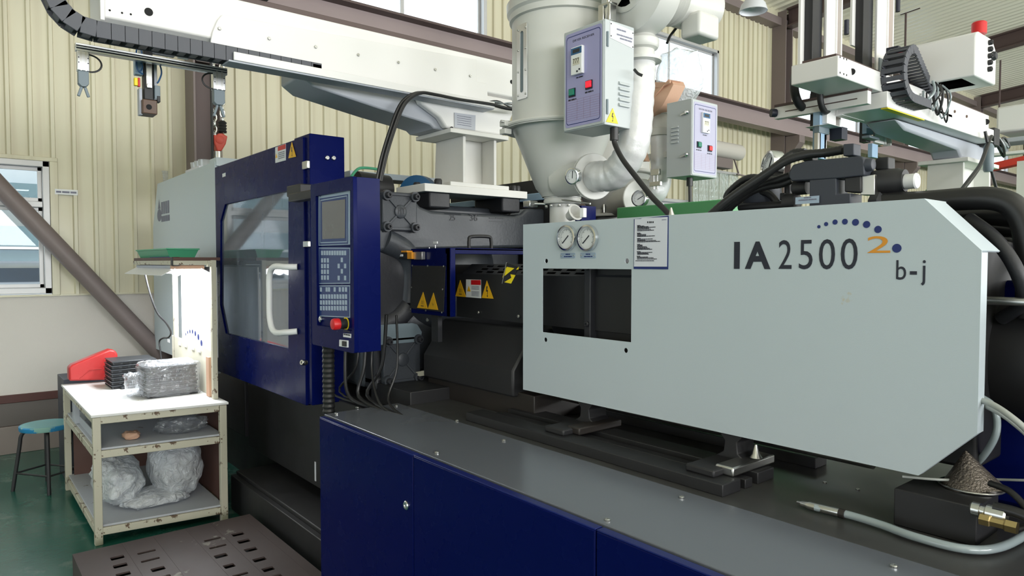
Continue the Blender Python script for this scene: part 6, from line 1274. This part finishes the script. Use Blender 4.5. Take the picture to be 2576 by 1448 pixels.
def tray(mb, x0, x1, y0, y1, z0, z1, fl, t):
    mb.add([(x0, y0, z0), (x1, y0, z0), (x1, y1, z0), (x0, y1, z0), (x0 - fl, y0 - fl, z1), (x1 + fl, y0 - fl, z1), (x1 + fl, y1 + fl, z1), (x0 - fl, y1 + fl, z1)], [(0, 1, 2, 3), (0, 4, 5, 1), (1, 5, 6, 2), (2, 6, 7, 3), (3, 7, 4, 0)])
    x0 += t; x1 -= t; y0 += t; y1 -= t; z0 += t
    mb.add([(x0, y0, z0), (x1, y0, z0), (x1, y1, z0), (x0, y1, z0), (x0 - fl, y0 - fl, z1), (x1 + fl, y0 - fl, z1), (x1 + fl, y1 + fl, z1), (x0 - fl, y1 + fl, z1)], [(0, 3, 2, 1), (0, 1, 5, 4), (1, 2, 6, 5), (2, 3, 7, 6), (3, 0, 4, 7)]); return mb
tray(bs, -5.58, -4.76, 1.12, 1.27, 1.633, 1.685, .02, .003).build('basin', M_gtray, gt, smooth=False); MB().tube([(-5.602, 1.098, 1.686), (-4.738, 1.098, 1.686), (-4.738, 1.292, 1.686), (-5.602, 1.292, 1.686), (-5.602, 1.098, 1.686)], .005, 8).build('rim', M_gtray, gt)
MB().box((-5.2, 1.1, 1.632), (-4.72, 1.114, 1.636)).build('papers', M_inkblue, gt)
# things on the table
rb2 = thing('red_bag', (-5.72, .82, .745), 'wedge shaped red plastic bag at the back left corner of the table', 'bag')
Rp = lambda x, y: A(x, y, X=-5.66)
MB().prism([Rp(*q) for q in ((174, 958), (173, 925), (182, 917), (240, 893), (276, 879), (290, 881), (296, 890), (297, 908), (284, 955))], (-.1, 0, 0)).build('bag', M_redbag, rb2, bevel=.012, seg=3)
MB().tube([Rp(200, 952) + V(.002, 0, 0), Rp(225, 930) + V(.003, 0, 0), Rp(255, 927) + V(.002, 0, 0)], .002, 6).build('crease', M_redbag, rb2)
def tray_part(x0, x1, y0, y1, z, h, rnd):
    mb = MB().box((x0, y0, z + .001), (x1, y1, z + h * .62)); mb.box((x0 - .006, y0 - .006, z + h * .62), (x1 + .006, y1 + .006, z + h * .95))
    o = mb.build('black_tray', M_tray, None, bevel=.002); n = 5
    for k in range(n):
        y = y0 + (y1 - y0) * (k + .5) / n; MB().box((x1 + .0005, y - .018, z + h * .2), (x1 + .004, y + .018, z + h * .45)).build('clip_slot', M_hole, o)
        x = x0 + (x1 - x0) * (k + .5) / n; MB().box((x - .018, y0 - .004, z + h * .2), (x + .018, y0 - .0005, z + h * .45)).build('clip_slot', M_hole, o)
    return o
ords = ['bottom', 'second', 'third', 'fourth', 'fifth', 'sixth', 'seventh', 'topmost']
yl_, yr_ = A(283, 950, X=-5.3).y, A(390, 950, X=-5.3).y
for k in range(7):
    j = random.uniform(-.005, .005); lab = 'topmost' if k == 6 else ords[k]
    o = tray_part(-5.55, -5.3, yl_ + j, yr_ + j, .745 + .027 * k, .0265, k); tag(o, ('%s black tray of the bare stack beside the red bag' if k in (0, 6) else '%s black tray from the bottom of the bare stack beside the red bag') % lab, 'tray', 'black trays stacked bare on the table')
fa_, fb_ = A(365, 1003, Z=.745), A(503, 990, Z=.745)
for k in range(8):
    j = random.uniform(-.006, .006); lab = ords[k]
    o = tray_part(-5.02 + j, -4.79 + j, fa_.y + .008 + j, fb_.y - .01 + j, .746 + .0245 * k, .024, k); tag(o, ('%s black tray of the stack wrapped in clear film' if k in (0, 7) else '%s black tray from the bottom of the stack wrapped in clear film') % lab, 'tray', 'black trays wrapped in clear film')
wrp = thing('clear_wrap', (-4.9, 1.12, .745), 'crinkled clear plastic film wrapped round the nearer stack of black trays', 'film')
def crumple(c, sx, sy, sz, amp, f, m, par, nm='film', n=40, rows=20, sq=.55, seed=0, flatb=True):
    mb = MB(); c = Vector(c)
    def s_(v, e): return math.copysign(abs(v) ** e, v)
    for i in range(rows + 1):
        ph = -PI / 2 + PI * i / rows
        for k in range(n):
            t = 2 * PI * k / n; d = V(s_(math.cos(ph), sq) * s_(math.cos(t), sq), s_(math.cos(ph), sq) * s_(math.sin(t), sq), s_(math.sin(ph), sq))
            q = V(d.x * sx, d.y * sy, d.z * sz); w = noise.noise(d * f + V(seed, 0, 0)) + .5 * noise.noise(d * f * 2.3 + V(0, seed, 0)) + .25 * noise.noise(d * f * 5.1)
            q = q * (1 + amp * w); 
            if flatb: q.z = max(q.z, -sz)
            mb.v.append(c + q)
    for i in range(rows):
        for k in range(n): a = i * n; mb.f.append([a + k, a + (k + 1) % n, a + n + (k + 1) % n, a + n + k])
    mb.f.append([k for k in range(n)][::-1]); mb.f.append([rows * n + k for k in range(n)])
    return mb.build(nm, m, par, ang=1.2)
crumple((-4.905, (fa_.y + fb_.y) / 2, .745 + .108), .138, (fb_.y - fa_.y) / 2 + .012, .108, .07, 3.5, M_film, wrp, n=72, rows=40, sq=.22, seed=3)
crumple((-4.95, fa_.y - .03, .745 + .075), .08, .05, .07, .35, 2.6, M_film, wrp, 'film_tail', n=32, rows=16, seed=8)
t = thing('black_part', tuple(A(322, 970, Z=.75)), 'small black moulded part lying on the table left of the wrapped stack', 'part'); a = A(322, 974, Z=.745)
MB().box((a.x - .06, a.y - .05, .746), (a.x + .06, a.y + .06, .763)).box((a.x - .05, a.y - .04, .763), (a.x + .04, a.y + .05, .778)).build('body', M_tray, t, bevel=.004)
# wraps on the shelves
w1 = thing('wrap_bundle', (-4.85, 1.14, .11), 'big milky ball of plastic wrap on the bottom shelf at right', 'plastic wrap')
crumple((-4.84, 1.145, .11 + .185), .25, .145, .185, .12, 2.6, M_film2, w1, 'wrap', n=56, rows=30, sq=.8, seed=11)
crumple((-4.72, 1.0, .11 + .04), .14, .2, .04, .25, 3, M_film2, w1, 'wrap_tail', n=36, rows=14, sq=.7, seed=5)
w2 = thing('wrap_bundle', (-4.85, .83, .11), 'flatter pale ball of plastic wrap on the bottom shelf at left', 'plastic wrap')
crumple((-4.95, .835, .11 + .125), .32, .13, .125, .16, 2.2, M_film2, w2, 'wrap', n=56, rows=28, sq=.85, seed=21)
w3 = thing('wrap_bundle', (-4.6, 1.15, .55), 'thin crumpled clear wrap on the narrow upper shelf of the table', 'plastic wrap')
crumple((-4.62, 1.14, .549 + .05), .1, .14, .05, .3, 3, M_film3, w3, 'wrap', n=40, rows=18, sq=.8, seed=31)
t = thing('paper_scrap', (-4.62, .86, .549), 'crumpled brownish paper scrap on the narrow upper shelf of the table', 'paper'); crumple((-4.62, .86, .549 + .022), .06, .045, .022, .4, 3.2, M_kraft, t, 'paper', n=20, rows=10, sq=.8, seed=41)
# ------------------------------------------------------------------ stool
ST = thing('stool', (-5.86, .55, 0), 'round blue stool with black tube legs beside the packing table', 'stool')
sc0 = V(-5.86, .555, 0)
MB().lathe([(.03, .425), (.145, .425), (.158, .428), (.162, .436), (.162, .457), (.158, .461), (.15, .462)], sc0, n=48).build('seat', M_seat, ST); MB().lathe([(.02, .458), (.152, .458), (.153, .4625), (.02, .4635)], sc0, n=48).build('seat_top', M_seattop, ST)
LG = [V(-5.93, .357, 0), V(-5.67, .544, 0), V(-5.79, .76, 0), V(-6.05, .57, 0)]
for p in LG:
    d = (p - sc0).normalized(); MB().tube(smooth_path([sc0 + d * .05 + V(0, 0, .418), sc0 + d * .12 + V(0, 0, .415), sc0 + d * .152 + V(0, 0, .385), sc0 + d * .165 + V(0, 0, .30), p + V(0, 0, .0)], 6), .0125, 12).build('leg', M_dark, ST)
rr_ = [p.lerp(sc0 + (p - sc0).normalized() * .165 + V(0, 0, .3), .42) for p in LG]
for i in (0, 2): MB().cyl(rr_[i], rr_[(i + 1) % 4], .007, n=8).build('crossbar', M_dark, ST)
for i in (1, 3): MB().cyl(rr_[i], rr_[(i + 1) % 4], .007, n=8).build('crossbar', M_dark, ST)
t = thing('low_box', (-6.4, .72, 0), 'dark open box just behind the table against the wall', 'box')
a = A(160, 955, X=-5.95); MB().box((-6.3, a.y, .0), (-5.95, a.y + .5, a.z)).build('box', M_charcoal, t, bevel=.004)
# ------------------------------------------------------------------ perforated step plate on the floor
GZ = .12
GR = thing('step_platform', (-3.7, .95, 0), 'low rusty brown perforated step platform on the floor in front of the machine', 'platform')
gq = lambda x, y: A(150 + x * .27174, 1240 + y * .2719, Z=GZ)
HL = [(535, 595, 1), (562, 668, 1), (590, 748, 1), (805, 542, 0), (840, 615, 0), (912, 700, 1), (1415, 425, 0), (1465, 492, 0), (1492, 578, 1), (1560, 675, 1), (1660, 755, 0), (1650, 378, 1), (1705, 443, 1), (1770, 520, 1), (1850, 612, 1), (1925, 703, 1), (2000, 775, 1)]
hl = []
for x, y, sq_ in HL:
    c = gq(x, y); hl.append((c.x, c.y, .023 if sq_ else .0125, .03 if sq_ else .042))
for y in (hl[2][1], hl[5][1], hl[9][1], hl[15][1]):
    for k in range(8):
        x = -3.52 + .085 * k + (.02 if y > 1 else 0)
        if all(abs(x - q[0]) > .07 or abs(y - q[1]) > .09 for q in hl) and x < -3.02: hl.append((x, y, .023, .03))
gx_0, gx_1, gy0, gy1 = -4.10, -2.97, .485, 1.375
MB().plate((0, 0, GZ), XU, YU, rect(gx_0, gy0, gx_1, gy1), [rrect(x - a, y - b, x + a, y + b, .006, 2) for x, y, a, b in hl], t=.008).build('perforated_top', M_grate, GR)
MB().box((gx_0 + .021, gy0 + .021, .03), (gx_1 - .021, gy1 - .021, .04)).build('hole_shade_sheet', M_hole, GR)  # black sheet added under the plate to shade its holes
for y in (.712, .862, 1.025, 1.157, 1.33): MB().box((gx_0 + .01, y - .006, GZ + .0001), (gx_1, y + .006, GZ + .0012)).build("ridge", M_grate, GR)
MB().box((gx_0, gy0, .0), (gx_0 + .02, gy1, GZ - .009)).box((gx_0 + .02, gy0, 0), (gx_1, gy0 + .02, GZ - .009)).box((gx_0 + .02, gy1 - .02, 0), (gx_1, gy1, GZ - .009)).box((gx_1 - .02, gy0 + .02, 0), (gx_1, gy1 - .02, GZ - .009)).build('side_wall', M_grate, GR, bevel=.002)
